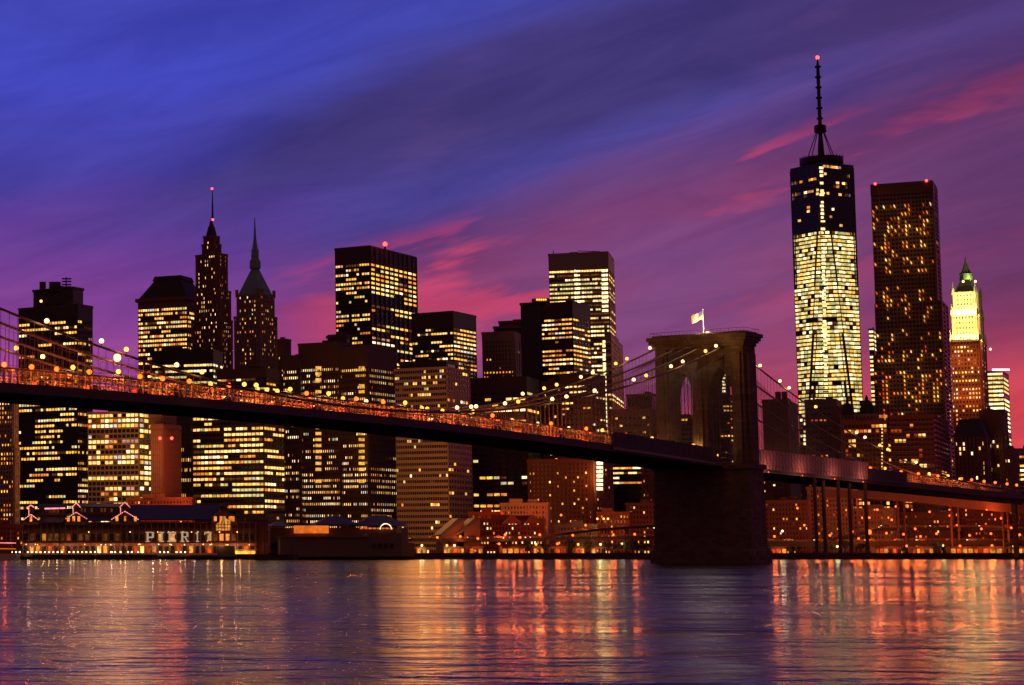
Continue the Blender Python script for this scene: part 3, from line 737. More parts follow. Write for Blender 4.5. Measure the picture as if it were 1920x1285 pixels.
wfl(fC, zC0 + 2, 7500, (1, .78, .28), 4.0); wfl(fC, zC1 - 3, 3800, (.9, 1, .35), 7)
wfl(fA, zA0 + 8, 4500, (1, .36, .08), 13, 2); wfl(fA, zA0 + 38, 5500, (1, .40, .09), 13, 2)
point('flood_light', (cx - 6, cy - 16, zC1 + 5), (.75, 1, .25), 3500, .6, r); point('flood_light', (cx, cy - 9, zz + 2), (.95, 1, .4), 2500, .6, r)
for px, py in ((1857, 655), (1806, 528), (1829, 528)): beacon(r, px, py, D - 3, 1.1, 'lampw', 'corner_light')
# --- lit glass blocks round it
r = bld('glass_block', 1890, 2000, 'low bright glass block with a white-pink lit roof edge, right of the gothic tower')
f, z0, z1 = block(r, 1848, 1888, 1898, 697, 2000, 'alu', a=20, fl=8, bay=9, p=1, pal='white', run=9, wf=.95, hf=.55, pier=.1, pierw=.3, rows=lambda u: 2)
b_ = MB(); x, z = P(1876, 694, 1996); b_.box((x - 1, 1993, z), (16, 1, 1.6)); b_.build('roof_edge_light', emat('roof_edge_pinkwhite', (1, .72, .78), 3), r)
r = bld('glass_block', 1796, 2010, 'narrow lit glass slab showing between the rippled tower and the gothic tower')
block(r, 1772, 1797, 1803, 660, 2010, 'alu', a=20, fl=8, bay=9, p=1, pal='white', run=9, wf=.95, hf=.55, pier=.1, pierw=.3, rows=lambda u: 2)
b_ = MB(); x, z = P(1787, 658, 2000); b_.box((x, 2000, z), (7, 1, 1.4)); b_.build('roof_edge_light', emat('roof_edge_white', (1, .8, .8), 4), r)
r = bld('office_block', 1643, 2050, 'thin sliver of a lit building left of the rippled tower')
block(r, 1637, 1646, 1650, 618, 2050, 'alu', a=20, fl=8, bay=9, p=1, pal='white', run=9, wf=.95, hf=.55)

# --- buildings in front at right
r = bld('brick_tower', 1478, 1600, 'plain brown tower topped by two square chimneys, right of the stone bridge tower')
f, z0, z1 = block(r, 1434, 1480, 1500, 752, 1600, 'brown', a=25, fl=10, bay=12, p=.05, pal='cream', run=1, wf=.3, hf=.3, pier=.2)
for px in (1459, 1471): x, z = P(px, 746, 1610); b_ = MB(); b_.box((x, 1610, z), (3.4, 3.4, 9)); b_.build('chimney', M['brown'], r)
r = bld('office_block', 1590, 1500, 'dark mid-rise block standing before the foot of the tapering supertall')
block(r, 1514, 1572, 1582, 750, 1500, 'grey', a=18, fl=11, bay=8, p=.10, pal='amber', run=2, wf=.6, hf=.3, blank=10)
block(r, 1566, 1592, 1602, 765, 1480, 'brown', a=18, fl=11, bay=8, p=.10, pal='amber', run=2, wf=.6, hf=.3, blank=30)
r = bld('domed_building', 1640, 1450, 'old stone building with small domed cupolas, left of the rippled tower')
block(r, 1580, 1650, 1662, 778, 1450, 'stone', a=20, fl=10, bay=7, p=.08, pal='amber', run=1, wf=.5, hf=.5)
for px, yb, k in ((1629, 778, 1.0), (1592, 778, .8)):
    x, z = P(px, yb, 1455); b_ = MB(); b_.lathe((x, 1458, z), [(4.8 * k, 0), (4.8 * k, 5 * k), (4.2 * k, 5.2 * k), (4.0 * k, 7 * k), (2.9 * k, 9.2 * k), (1.2 * k, 10.4 * k), (.9 * k, 12 * k), (.3 * k, 13.8 * k)], 16); b_.build('cupola', M['slate'], r)
b_ = MB(); x, z = P(1656, 781, 1440); b_.box((x, 1440, z), (5, 1, 2)); b_.build('lit_dormer', E_['A'], r)
r = bld('apartment_block', 1668, 1320, 'shorter brown apartment block with amber windows, right of the bent columns')
block(r, 1586, 1668, 1674, 790, 1320, 'red', a=22, fl=9.2, bay=7.5, p=.26, pal='amber', run=2, wf=.8, hf=.66, pier=-.1, pierw=.5, blank=4)
r = bld('apartment_block', 1765, 1300, 'brown apartment block with pale horizontal balcony lines below the rippled tower')
block(r, 1673, 1755, 1782, 779, 1300, 'red', a=28, fl=9.3, bay=7.5, p=.17, pr=.02, pal='amber', run=2, wf=.8, hf=.7, pier=-.1, pierw=.5, blank=4)
f = foot(1673, 1755, 1782, 900, 1300, 28); b_ = MB()
for k in range(14):
    z = P(1755, 790 + k * 9.3, 1300)[1]; q_ = fpoly(f, .9); b_.prism(q_, z - .22, z + .22)
b_.build('balcony_band', M['stone'], r, 'stuff')
b_ = MB()
for k in range(20): x, z = P(1677, 795 + k * 6.5, 1296); b_.box((x, 1318 - 2, z), (.7, .5, 1.0))
b_.build('stair_light', E_['C'], r, 'stuff')
r = bld('mansard_building', 1866, 1400, 'brown block with a dark mansard roof, at the foot of the gothic tower')
f, z0, z1 = block(r, 1793, 1852, 1868, 818, 1400, 'brown', a=22, fl=9, bay=7, p=.22, pal='cream', run=1, wf=.45, hf=.7, pier=.9, roof=False)
frustum(r, f, z1, P(1850, 785, 1410)[1], 1.04, (.66, .6), M['slate'])
block(r, 1842, 1884, 1894, 770, 1430, 'brown', a=22, fl=9, bay=7, p=.2, pal='cream', run=1, wf=.45, hf=.6, pier=.9, blank=45)
r = bld('office_block', 1905, 1350, 'dark brown block at the right edge under the red part of the sky')
block(r, 1886, 1904, 1912, 842, 1350, 'brown', a=22, fl=9, bay=7, p=.08, pal='cream', run=1, wf=.45, hf=.6)
r = bld('office_block', 1935, 1500, 'low block with stacked lit floors cut by the right edge of the picture')
block(r, 1906, 1960, 1970, 842, 1500, 'tan', a=22, fl=8.5, bay=9, p=.8, pal='warm', run=5, wf=.9, hf=.5, blank=10)

# --- distant blocks closing the gaps low between the towers
for i, (pa, pc, pb, yt, lab, wl) in enumerate(((1425, 1500, 1512, 860, 'low distant dark block just right of the tower base, seen under the pink-lit tarpaulin', 'brown'), (1490, 1600, 1612, 835, 'distant dark block behind the steel bents', 'grey'),
        (1230, 1300, 1316, 800, 'distant low dark block seen through the left arch', 'grey'), (1862, 1960, 1970, 872, 'distant dark block behind the bridge approach near the right edge', 'brown'), (168, 262, 286, 790, 'distant dark block between the black slab tower and the pale grid block', 'black'),
        (640, 900, 915, 770, 'broad distant dark block behind the sand-coloured grid block', 'black'), (1100, 1180, 1196, 830, 'distant dark block left of the stone tower under the deck', 'brown'))):
    r = bld('distant_block', pc, 1700 + i * 15, lab); block(r, pa, pc, pb, yt, 1700 + i * 15, wl, a=30, fl=8, bay=6, p=.22, pal='amber', run=2, wf=.5, hf=.45, pier=.1)

# ================================================================== SUSPENSION BRIDGE
BX, BY, BPH = 230.8, 800.0, 0.71705
BU = (math.sin(BPH), math.cos(BPH)); BV = (-math.cos(BPH), math.sin(BPH))
def bw_(t_, s_, z=None):
    """bridge station t (metres from the tower, + towards the left), offset s (+ away from the viewer)"""
    x = BX + s_ * BV[0] - t_ * BU[0]; y = BY + s_ * BV[1] - t_ * BU[1]
    return (x, y) if z is None else (x, y, z)
def zbot(t_): return 41.6 - (330 - t_) ** 2 * 6.4e-5 if t_ > 0 else 34.63 + .0155 * t_
def zcab(t_):
    if t_ >= 0: return 45.07 + 6.357e-4 * (t_ - 239.1) ** 2
    return 81.4 + .305 * t_ + 4.9e-4 * t_ * t_
def zdk(t_): return zbot(t_) + 2.3
T0, T1 = -430, 470
bridge = empty('suspension_bridge', bw_(0, 0, 0), 'long suspension bridge with a granite gothic tower and lattice deck crossing over the river', 'bridge')

# --- granite tower (object axes follow the bridge)
TB = MB()
TSH = -4.6
def tp(a_, b_, z):
    a_ += TSH
    return (BX + a_ * BV[0] + b_ * BU[0], BY + a_ * BV[1] + b_ * BU[1], z)
def tbox(mb, a0, a1, b0, b1, z0, z1, da=0, db=0):
    mb.prism([tp(a0, b0, 0)[:2], tp(a1, b0, 0)[:2], tp(a1, b1, 0)[:2], tp(a0, b1, 0)[:2]][::-1], z0, z1,
             top=[tp(a0 + da, b0 + db, 0)[:2], tp(a1 - da, b0 + db, 0)[:2], tp(a1 - da, b1 - db, 0)[:2], tp(a0 + da, b1 - db, 0)[:2]][::-1])
towmb = MB()
HA = 17.6
def tower_obj(mb, name, parent, mat='granite', kind=None):
    me_v = []
    for x, y, z in mb.v:
        dx, dy = x - BX, y - BY; me_v.append((dx * BV[0] + dy * BV[1], dx * BU[0] + dy * BU[1], z))
    # local frame: X = along -u, Y = along v  (keeps the frame right handed)
    me = bpy.data.meshes.new(name); me.from_pydata([(-b_, -a_, z) for a_, b_, z in me_v], [], mb.f); me.materials.append(M[mat]); me.update()
    o = bpy.data.objects.new(name, me); COL.objects.link(o); o.parent = parent
    o.rotation_euler = (0, 0, math.atan2(-BU[1], -BU[0]))
    o.location = Vector((BX, BY, 0)) - world_loc(parent)
    if kind: o['kind'] = kind
    return o
mb = MB()
tbox(mb, -HA - 2.6, HA + 2.6, -8.2, 8.2, -3, 4.5); tbox(mb, -HA - 2.0, HA + 2.0, -7.6, 7.6, 4.5, 6.0, .4, .4)
tbox(mb, -HA - 1.4, HA + 1.4, -7.0, 7.0, 6.0, 34.5, .5, .4); tbox(mb, -HA - 1.9, HA + 1.9, -7.4, 7.4, 34.5, 36.2)
base_o = tower_obj(mb, 'tower_base', bridge)
tower = None
# piers
piers = []
for a0, a1 in ((12.6, HA), (-2.9, 2.9), (-HA, -12.6)):
    mb = MB(); tbox(mb, a0, a1, -5.5, 5.5, 36.2, 80.0, .25 if abs(a0) > 3.5 else 0, .25)
    ac = (a0 + a1) / 2; hw = 1.45
    for sg in (-1, 1):   # stepped buttresses on both faces
        b0, b1 = sorted((sg * 5.2, sg * 6.9)); tbox(mb, ac - hw, ac + hw, b0, b1, 36.2, 60, 0, .2)
        b0, b1 = sorted((sg * 5.2, sg * 6.4)); tbox(mb, ac - hw * .85, ac + hw * .85, b0, b1, 60, 77.5, 0, .2)
    if a0 > 10: tbox(mb, HA - .3, HA + 1.0, -3, 3, 36.2, 77)
    if a1 < -10: tbox(mb, -HA - 1.0, -HA + .3, -3, 3, 36.2, 77)
    o = tower_obj(mb, 'tower_pier', bridge); piers.append(o)
# gothic arches and the wall over them
for c_a in (7.75, -7.75):
    hw = 4.85; zs, za = 60.0, 72.3; N = 10; mb = MB(); b0, b1 = -4.3, 4.3
    def zc(a_):
        k = abs(a_) / hw; rr = 1.55 * hw   # two-centred pointed arch
        cxx = rr - hw; hmax = math.sqrt(rr * rr - cxx * cxx)
        return zs + math.sqrt(max(0, rr * rr - (abs(a_) + cxx) ** 2)) / hmax * (za - zs)
    xs = [-hw + 2 * hw * i / (2 * N) for i in range(2 * N + 1)]
    for x0_, x1_ in zip(xs, xs[1:]):
        z0_, z1_ = zc(x0_), zc(x1_)
        v = [tp(c_a + x0_, b0, z0_), tp(c_a + x1_, b0, z1_), tp(c_a + x1_, b0, 80), tp(c_a + x0_, b0, 80),
             tp(c_a + x0_, b1, z0_), tp(c_a + x1_, b1, z1_), tp(c_a + x1_, b1, 80), tp(c_a + x0_, b1, 80)]
        mb.add(v, [(0, 3, 2, 1), (4, 5, 6, 7), (0, 1, 5, 4), (3, 7, 6, 2)])
        w_ = 1.0  # arch moulding proud of the wall
        for bb, s_ in ((b0 - .35, 1), (b1 + .35, -1)):
            v = [tp(c_a + x0_, bb, z0_ - .05), tp(c_a + x1_, bb, z1_ - .05), tp(c_a + x1_ * 1.0, bb, z1_ + w_), tp(c_a + x0_, bb, z0_ + w_),
                 tp(c_a + x0_, bb + s_ * .35, z0_ - .05), tp(c_a + x1_, bb + s_ * .35, z1_ - .05), tp(c_a + x1_, bb + s_ * .35, z1_ + w_), tp(c_a + x0_, bb + s_ * .35, z0_ + w_)]
            mb.add(v, [(0, 3, 2, 1) if s_ > 0 else (0, 1, 2, 3), (0, 1, 5, 4), (3, 7, 6, 2)])
    tower_obj(mb, 'gothic_arch', bridge)
mb = MB()
for z0_, z1_, o_ in ((80, 81.2, .2), (81.2, 82.0, .9), (82.0, 83.2, 1.5), (83.2, 84.6, 2.1)):
    tbox(mb, -HA - o_, HA + o_, -5.5 - o_, 5.5 + o_, z0_, z1_)
tbox(mb, -HA - .6, HA + .6, -6, 6, 84.6, 85.3)
tower_obj(mb, 'cornice', bridge)
mb = MB()
for i in range(26):
    a_ = -HA - 1 + i * (2 * HA + 2) / 25
    for bb in (-6.6, 6.6): mb.bar(tp(a_, bb, 85), tp(a_, bb, 86.4), .07)
for bb in (-6.6, 6.6): mb.bar(tp(-HA - 1, bb, 86.4), tp(HA + 1, bb, 86.4), .08)
for a_ in (-HA - 1, HA + 1): mb.bar(tp(a_, -6.6, 86.4), tp(a_, 6.6, 86.4), .08)
tower_obj(mb, 'roof_railing', bridge, 'iron', 'stuff')

# --- deck
def sweep(mb, s0, s1, zf0, zf1, ts, mi=0):
    n = len(ts)
    vs = []
    for t_ in ts:
        for s_, zf in ((s0, zf0), (s1, zf0), (s1, zf1), (s0, zf1)): vs.append(bw_(t_, s_, zf(t_)))
    fs = []
    for i in range(n - 1):
        for k in range(4): fs.append((i * 4 + k, i * 4 + (k + 1) % 4, (i + 1) * 4 + (k + 1) % 4, (i + 1) * 4 + k))
    fs += [(3, 2, 1, 0), tuple((n - 1) * 4 + k for k in range(4))]
    mb.add(vs, fs, mi)
ts = [T0 + i * 10 for i in range(int((T1 - T0) / 10) + 1)]
mb = MB(); sweep(mb, -12.4, 12.4, lambda q: zdk(q) - .55, lambda q: zdk(q) - .1, ts); mb.build('roadway', M['asphalt'], bridge)
for s_ in (-13, 13):
    mb = MB(); sweep(mb, s_ - .35, s_ + .35, lambda q: zbot(q) + .35, lambda q: zdk(q) + .02, ts)
    sweep(mb, s_ - .75, s_ + .75, lambda q: zbot(q), lambda q: zbot(q) + .35, ts); mb.build('edge_girder', M['steeld'], bridge)
mb = MB(); t_ = T0
while t_ < T1:
    a_, b_ = bw_(t_, -12.3), bw_(t_, 12.3); z = zbot(t_) + .9
    mb.bar((*a_, z), (*b_, z), .55); t_ += 4.6
mb.build('floor_beam', M['steeld'], bridge, 'stuff')
for s_ in (-6.5, 0, 6.5):
    mb = MB(); sweep(mb, s_ - .25, s_ + .25, lambda q: zbot(q) + .25, lambda q: zbot(q) + 1.7, ts); mb.build('stringer', M['steeld'], bridge)
# lattice trusses: near one in single posts, the others joined
POST = MB(); POST.box((0, 0, 1.75), (.26, .3, 3.5)); post_me = POST.mesh('truss_post', M['steel'])
rzb = math.atan2(-BU[1], -BU[0])
for ti, (s_, hgt) in enumerate(((-13, 3.5), (-4.6, 4.6), (4.6, 4.6), (13, 3.5))):
    mb = MB()
    sweep(mb, s_ - .28, s_ + .28, lambda q: zdk(q) + hgt - .25, lambda q: zdk(q) + hgt + .1, ts)
    sweep(mb, s_ - .2, s_ + .2, lambda q: zdk(q) + hgt * .45, lambda q: zdk(q) + hgt * .45 + .16, ts)
    tr = mb.build('truss', M['steel'], bridge)
    t_ = -300.0; n_ = 0; mb = MB(); pm_ = MB()
    while t_ < 430:
        x, y = bw_(t_, s_)
        if abs(t_) > 7.5:
            if ti == 0 and n_ < 300: inst('truss_post', post_me, (x, y, zdk(t_)), tr, rzb); n_ += 1
            else: pm_.bar((x, y, zdk(t_)), (x, y, zdk(t_) + hgt), .16)
            x3, y3 = bw_(t_ + 4.9, s_)
            if int(round((t_ + 300) / 2.45)) % 2 == 0: mb.bar((x, y, zdk(t_) + .1), (x3, y3, zdk(t_ + 4.9) + hgt), .05); mb.bar((x, y, zdk(t_) + hgt), (x3, y3, zdk(t_ + 4.9) + .1), .05)
        t_ += 2.45
    mb.build('lattice', M['steel'], tr, 'stuff')
    if pm_.v: pm_.build('truss_post', M['steel'], tr, 'stuff')
# raised centre walk with its rail and cross ties
mb = MB(); sweep(mb, -2.4, 2.4, lambda q: zdk(q) + 4.2, lambda q: zdk(q) + 4.4, ts); mb.build('promenade', M['steel'], bridge)
mb = MB()
for s_ in (-2.4, 2.4):
    sweep(mb, s_ - .05, s_ + .05, lambda q: zdk(q) + 5.4, lambda q: zdk(q) + 5.5, ts)
t_ = -300
while t_ < 430:
    for s_ in (-2.4, 2.4):
        x, y = bw_(t_, s_); mb.bar((x, y, zdk(t_) + 4.4), (x, y, zdk(t_) + 5.5), .05)
    t_ += 4.9
mb.build('promenade_rail', M['iron'], bridge, 'stuff')

# maintenance screens: dark one before the tower, white sheets with pinkish light put in their colour beyond it
scr = MB(); sweep(scr, -13.9, -13.5, lambda q: zbot(q) + 1.6, lambda q: zdk(q) + 4.3, [9 + i * 9.4 for i in range(10)]); scr.build('containment_screen', M['steeld'], bridge)
so = MB(); sweep(so, -14.2, -13.9, lambda q: zbot(q) + .6, lambda q: zbot(q) + 1.5, [9 + i * 9.4 for i in range(10)]); so.build('scaffold_walkway', M['steel'], bridge)
for k in range(10):
    ta, tb = -(10 + k * 12.2), -(10 + (k + 1) * 12.2) + .35
    mb = MB(); sweep(mb, -14.0 - .05 * (k % 2), -13.7, lambda q: zbot(q) + 1.4, lambda q: zbot(q) + 8.6, [ta, (ta + tb) / 2, tb]); mb.build('tarpaulin_sheet', M['tarp'], bridge)
mb = MB(); sweep(mb, -14.6, -13.5, lambda q: zbot(q) + .9, lambda q: zbot(q) + 1.3, [-10, -70, -132]); 
for k in range(40):
    x, y = bw_(-11 - k * 3.05, -14.4); mb.bar((x, y, zbot(-11 - k * 3) + .9), (x, y, zbot(-11 - k * 3) + 2.9), .09)
mb.build('scaffold_rail', M['iron'], bridge)
mb = MB(); sweep(mb, -14.0, -13.6, lambda q: zbot(q) + 1.0, lambda q: zdk(q) + 4.0, [-133, -150, -176]); mb.build('containment_screen', M['steeld'], bridge)

# cables, hangers and stays
NS_ = 0
for ci, s_ in enumerate((-14.2, -4.9, 4.9, 14.2)):
    pts = [bw_(tt, s_, zcab(tt)) for tt in range(-300, 471, 10)]
    mb = MB(); mb.tube(pts, .32, 8); cab = mb.build('main_cable', M['cable'], bridge)
    hb = MB(); t_ = -286.0
    while t_ < 466:
        if abs(t_) > 9 and zcab(t_) > zdk(t_) + 4:
            x, y = bw_(t_, s_); x2, y2 = bw_(t_, s_ * .93)
            if ci == 0 and NS_ < 290:
                m2 = MB(); m2.bar((x, y, zdk(t_)), (x, y, zcab(t_)), .075, 3); m2.build('hanger', M['cable'], cab); NS_ += 1
            else: hb.bar((x, y, zdk(t_)), (x, y, zcab(t_)), .075, 3)
        t_ += 2.9
    if hb.v: hb.build('hanger', M['cable'], cab, 'stuff')
    sb = MB(); x0, y0 = bw_(0, s_)
    for k in range(1, 26):
        for sg in (-1, 1):
            x, y = bw_(sg * k * 4.6, s_); sb.bar((x0, y0, 80.5 - k * .1), (x, y, zdk(sg * k * 4.6)), .06, 3)
    sb.build('stay', M['cable'], cab, 'stuff')
for s_ in (-2.4, 2.4):
    mb = MB(); mb.tube([bw_(tt, s_, zcab(tt) + 1.4) for tt in range(-200, 471, 15)], .05, 3); mb.build('hand_rope', M['cable'], bridge)

# steel bents under the side span
for i, px in enumerate((1517, 1533, 1548, 1568, 1585)):
    t_ = -(px - 1435) * .78 - 18
    mb = MB(); x, y = bw_(t_, -10 if i % 2 else -11.5); mb.bar((x, y, 2), (x, y, zbot(t_)), .75, 6); mb.build('steel_bent', M['steeld'], bridge)
# masonry anchorage/approach piers at the far right
for t_ in (-392, -425):
    mb = MB()
    for s_ in (-10, 0, 10):
        x, y = bw_(t_, s_); mb.box((x, y, zbot(t_) / 2 + .5), (2.2, 2.2, zbot(t_) - 1), -BPH)
    x, y = bw_(t_, 0); mb.box((x, y, zbot(t_) - 1.2), (2.6, 24, 1.8), rzb if False else -BPH + math.pi / 2 * 0); mb.build('approach_pier', M['granite'], bridge)

# --- flag on the tower roof
fx, fy, fz = tp(-1.5, -3.5, 85.3)
fl_ = empty('flagpole', (fx, fy, fz), 'thin flagpole flying a floodlit flag on top of the stone bridge tower', 'flagpole')
mb = MB(); mb.bar((fx, fy, fz), (fx, fy, fz + 9.0), .16, 8, 0, .09); mb.sphere((fx, fy, fz + 9.1), .22); mb.build('pole', M['white'], fl_)
mf = bpy.data.materials.new('striped_flag_cloth'); mf.use_nodes = True; t = NT(mf.node_tree)
uvn = t.node('ShaderNodeAttribute', attribute_name='fuv'); sx = t.node('ShaderNodeSeparateXYZ', {0: uvn.outputs['Vector']})
stp = t.math('GREATER_THAN', t.math('FRACT', t.math('MULTIPLY', sx.outputs[1], 6.5)), .5)
cst = t.mix(stp, (.75, .5, .35, 1), (.5, .05, .04, 1)); cant = t.math('MULTIPLY', t.math('LESS_THAN', sx.outputs[0], .4), t.math('GREATER_THAN', sx.outputs[1], .46))
cst = t.mix(cant, cst, (.10, .10, .22, 1))
t.node('ShaderNodeOutputMaterial', {0: t.node('ShaderNodeBsdfPrincipled', {'Base Color': cst, 'Roughness': .8}).outputs[0]})
nx, ny = 14, 8; vs = []; uv = []
for j in range(ny + 1):
    for i in range(nx + 1):
        u_, v_ = i / nx, j / ny
        vs.append((-u_ * 4.3, math.sin(u_ * 7) * .35 * u_, 8.8 - 3.2 + v_ * 3.0 - u_ * 1.9 + math.sin(u_ * 5 + 1) * .15)); uv.append((u_, v_, 0))
me = bpy.data.meshes.new('flag'); me.from_pydata(vs, [], [(j * (nx + 1) + i, j * (nx + 1) + i + 1, (j + 1) * (nx + 1) + i + 1, (j + 1) * (nx + 1) + i) for j in range(ny) for i in range(nx)])
at_ = me.attributes.new('fuv', 'FLOAT_VECTOR', 'POINT')
for i, q_ in enumerate(uv): at_.data[i].vector = q_
me.materials.append(mf); fo = bpy.data.objects.new('flag', me); COL.objects.link(fo); fo.parent = fl_
mb = MB(); mb.box((fx + 1.0, fy - 1.5, fz + .35), (1.2, .6, .5)); fl2 = mb.build('flood_lamp', M['lampw'], fl_)
point('flag_light', (fx - 1.5, fy - 4, fz + 3.5), (1, .8, .45), 5200, .3, fl_)

# --- lamps: necklace lights on the cables, and lamp posts on the deck
gm = {'w': MB(), 'y': MB(), 'o': MB()}
NECK = {k: None for k in 'wyo'}
for k, mt in (('w', 'lampw'), ('y', 'lampy'), ('o', 'lampo')):
    b_ = MB(); b_.sphere((0, 0, 0), .62, 10, 6); NECK[k] = b_.mesh('lamp_globe', M[mt])
b_ = MB(); b_.bar((0, 0, -1.5), (0, 0, -.4), .1, 5); b_.box((0, 0, -.55), (.5, .5, .15)); brk = b_.mesh('lamp_bracket', M['iron'])
b_ = MB(); b_.bar((0, 0, 0), (0, 0, 6.0), .11, 6, 0, .07); b_.bar((0, 0, 6.0), (.9, .5, 6.5), .06, 4); polem = b_.mesh('lamp_pole', M['iron'])
COLS = {'w': (1, .86, .5), 'y': (1, .62, .16), 'o': (1, .20, .03)}
near_l = [88, 190, 237, 332, 378, 480, 1036, 1063, 1115, 1189, 1212, 1258, 1280, 1323, 1343]
far_l = [30, 80, 980, 1020, 1044, 1090, 1112, 1155, 1176, 1219]
inn_l = [220, 883, 893, 947, 972, 857]
side_l = [1426, 1463, 1480, 1530, 1606, 1622, 1650, 1665, 1718]
def find_t(px, s_, lo, hi):
    best = None; t_ = lo
    while t_ < hi:
        p_ = proj(*bw_(t_, s_), zcab(t_))[0]
        if best is None or abs(p_ - px) < best[0]: best = (abs(p_ - px), t_)
        t_ += .5
    return best[1]
GRP = 'necklace lights along the bridge cables'
def necklace(lst, s_, lo, hi, where, side=-1):
    for i, px in enumerate(sorted(lst)):
        tt = find_t(px, s_, lo, hi); x, y = bw_(tt, s_); z = zcab(tt) + 1.5
        o = empty('cable_lamp', (x, y, z), '%s necklace lamp from the left on the %s' % (ORD[i], where), 'lamp', GRP)
        k = 'y' if px % 3 == 0 else 'w'
        g_ = inst('globe', NECK[k], (x, y, z), o)
        if px == 220: g_.scale = (1.6, 1.6, 1.6)
        inst('bracket', brk, (x, y, z), o)
        if side and i % 2 == 0: point('cable_light', (x - 1, y - 3.0, z - .2), COLS['y'], 520 if abs(tt) < 60 else 260, .5, o)
necklace(near_l, -14.2, 1, 440, 'bridge cable nearest the viewer')
necklace(far_l, 14.2, 5, 440, 'farthest cable of the river span')
necklace(inn_l, -4.9, 30, 440, 'inner cable at mid span')
necklace(side_l, -14.2, -290, -5, 'cable right of the stone tower')
deck_l = [(8, 'o'), (60, 'o'), (107, 'o'), (168, 'o'), (222, 'y'), (304, 'o'), (354, 'o'), (430, 'o'), (458, 'y'), (483, 'y'), (500, 'y'), (520, 'y'), (575, 'o'), (617, 'y'), (667, 'o'), (687, 'w'), (760, 'y'), (791, 'y'), (801, 'y'),
          (860, 'w'), (888, 'y'), (923, 'o'), (1008, 'w'), (1033, 'o'), (1066, 'w'), (1100, 'o'), (1167, 'w'), (1222, 'y'), (1300, 'y'), (1434, 'y'), (1452, 'y'), (1486, 'w'), (1690, 'o'), (1742, 'y'), (1758, 'o'), (1800, 'y'), (1803, 'o'), (1845, 'o'), (1888, 'o'), (1906, 'o'), (1632, 'o'), (1722, 'o'), (1778, 'y'), (1822, 'o'), (1866, 'o'), (1660, 'y'), (138, 'y'), (262, 'o'), (396, 'y'), (545, 'y'), (643, 'y'), (718, 'o'), (830, 'y'), (960, 'y'), (1130, 'y')]
deck_l.sort()
for i, (px, k) in enumerate(deck_l):
    s_ = -11.6 if k == 'o' else rnd.choice((-3.2, 3.4)) if k == 'y' else 3.2
    best = min(((abs(proj(*bw_(q_, s_), zdk(q_) + 5)[0] - px), q_) for q_ in [x_ * .5 for x_ in range(-800, 900)]), key=lambda e: e[0])
    tt = best[1]
    if abs(tt) < 6: tt = 7
    x, y = bw_(tt, s_); z = zdk(tt)
    cn = {'o': 'orange', 'y': 'yellow', 'w': 'white'}[k]
    o = empty('lamp_post', (x, y, z), '%s-from-left lamp post on the bridge deck, with a %s light' % (ORD[i], cn), 'lamp post', 'lamp posts along the bridge deck')
    inst('pole', polem, (x, y, z), o, rzb if i % 2 else rzb + math.pi); inst('lantern', NECK[k], (x, y, z + 6.2 if k != 'o' else z + 4.4), o)
    point('post_light', (x, y, z + 5.6 if k != 'o' else z + 4.2), COLS[k if k != 'w' else 'y'], 4200 if k == 'o' else 1800, .5, o)
# roadway lights under the promenade: the trusses glow orange-red
b_ = MB(); b_.box((0, 0, 0), (1.6, .35, .2)); tubem = b_.mesh('strip_lamp', M['lampo'])
n_ = 0
for i in range(34):
    tt = -270 + i * 20.5
    if -180 < tt < 96: continue
    for s_ in (-8.8, 8.8):
        x, y = bw_(tt, s_); z = zdk(tt) + 3.6
        o = empty('roadway_lamp', (x, y, z), '%s red-orange roadway lamp from the %s, on the %s side of the deck' % (ORD[i if tt < 0 else 33 - i], 'right' if tt < 0 else 'left', 'near' if s_ < 0 else 'far'), 'lamp', 'red-orange lamps over the roadway'); inst('strip', tubem, (x, y, z), o, rzb)
        point('roadway_light', (x, y, z - .4), (1, .19, .035), 3600, .4, o); n_ += 1
for tt in (20, 45, 70, -40, -75, -110):
    x, y = bw_(tt, -20 if tt < 0 else -10)
for i, tt in enumerate((-30, -62, -94, -124)):
    x, y = bw_(tt, -19); o = empty('work_light', bw_(tt, -15.0, zbot(tt) + .2), '%s work light from the left under the pink-lit tarpaulin sheets' % ORD[i], 'lamp', 'work lights under the tarpaulin')
    inst('lamp_head', NECK['o'], bw_(tt, -15.0, zbot(tt) + .2), o).scale = (.3, .3, .3); point('work_glow', (x, y, zbot(tt) + .5), (1, .32, .22), 1100, .6, o)
# lamps added before the tower face to warm and brighten its granite
for i, (a_, e) in enumerate(((2.2, 3200), (-9, 900), (9, 900))):
    x, y, z = tp(a_ + (1.8 if i == 0 else 0), -12, zdk(0) + 2.5)
    o = empty('added_arch_lamp', (x, y, z), '%s added lamp brightening the tower at the foot of its arches' % ['brightest', 'right-hand', 'left-hand'][i], 'lamp', 'added lamps at the tower foot'); inst('lantern', NECK['y'], (x, y, z), o).scale = (.9, .9, .9)
    point('added_arch_fill', (x, y, z + 1), (1, .42, .10), e, .4, o)

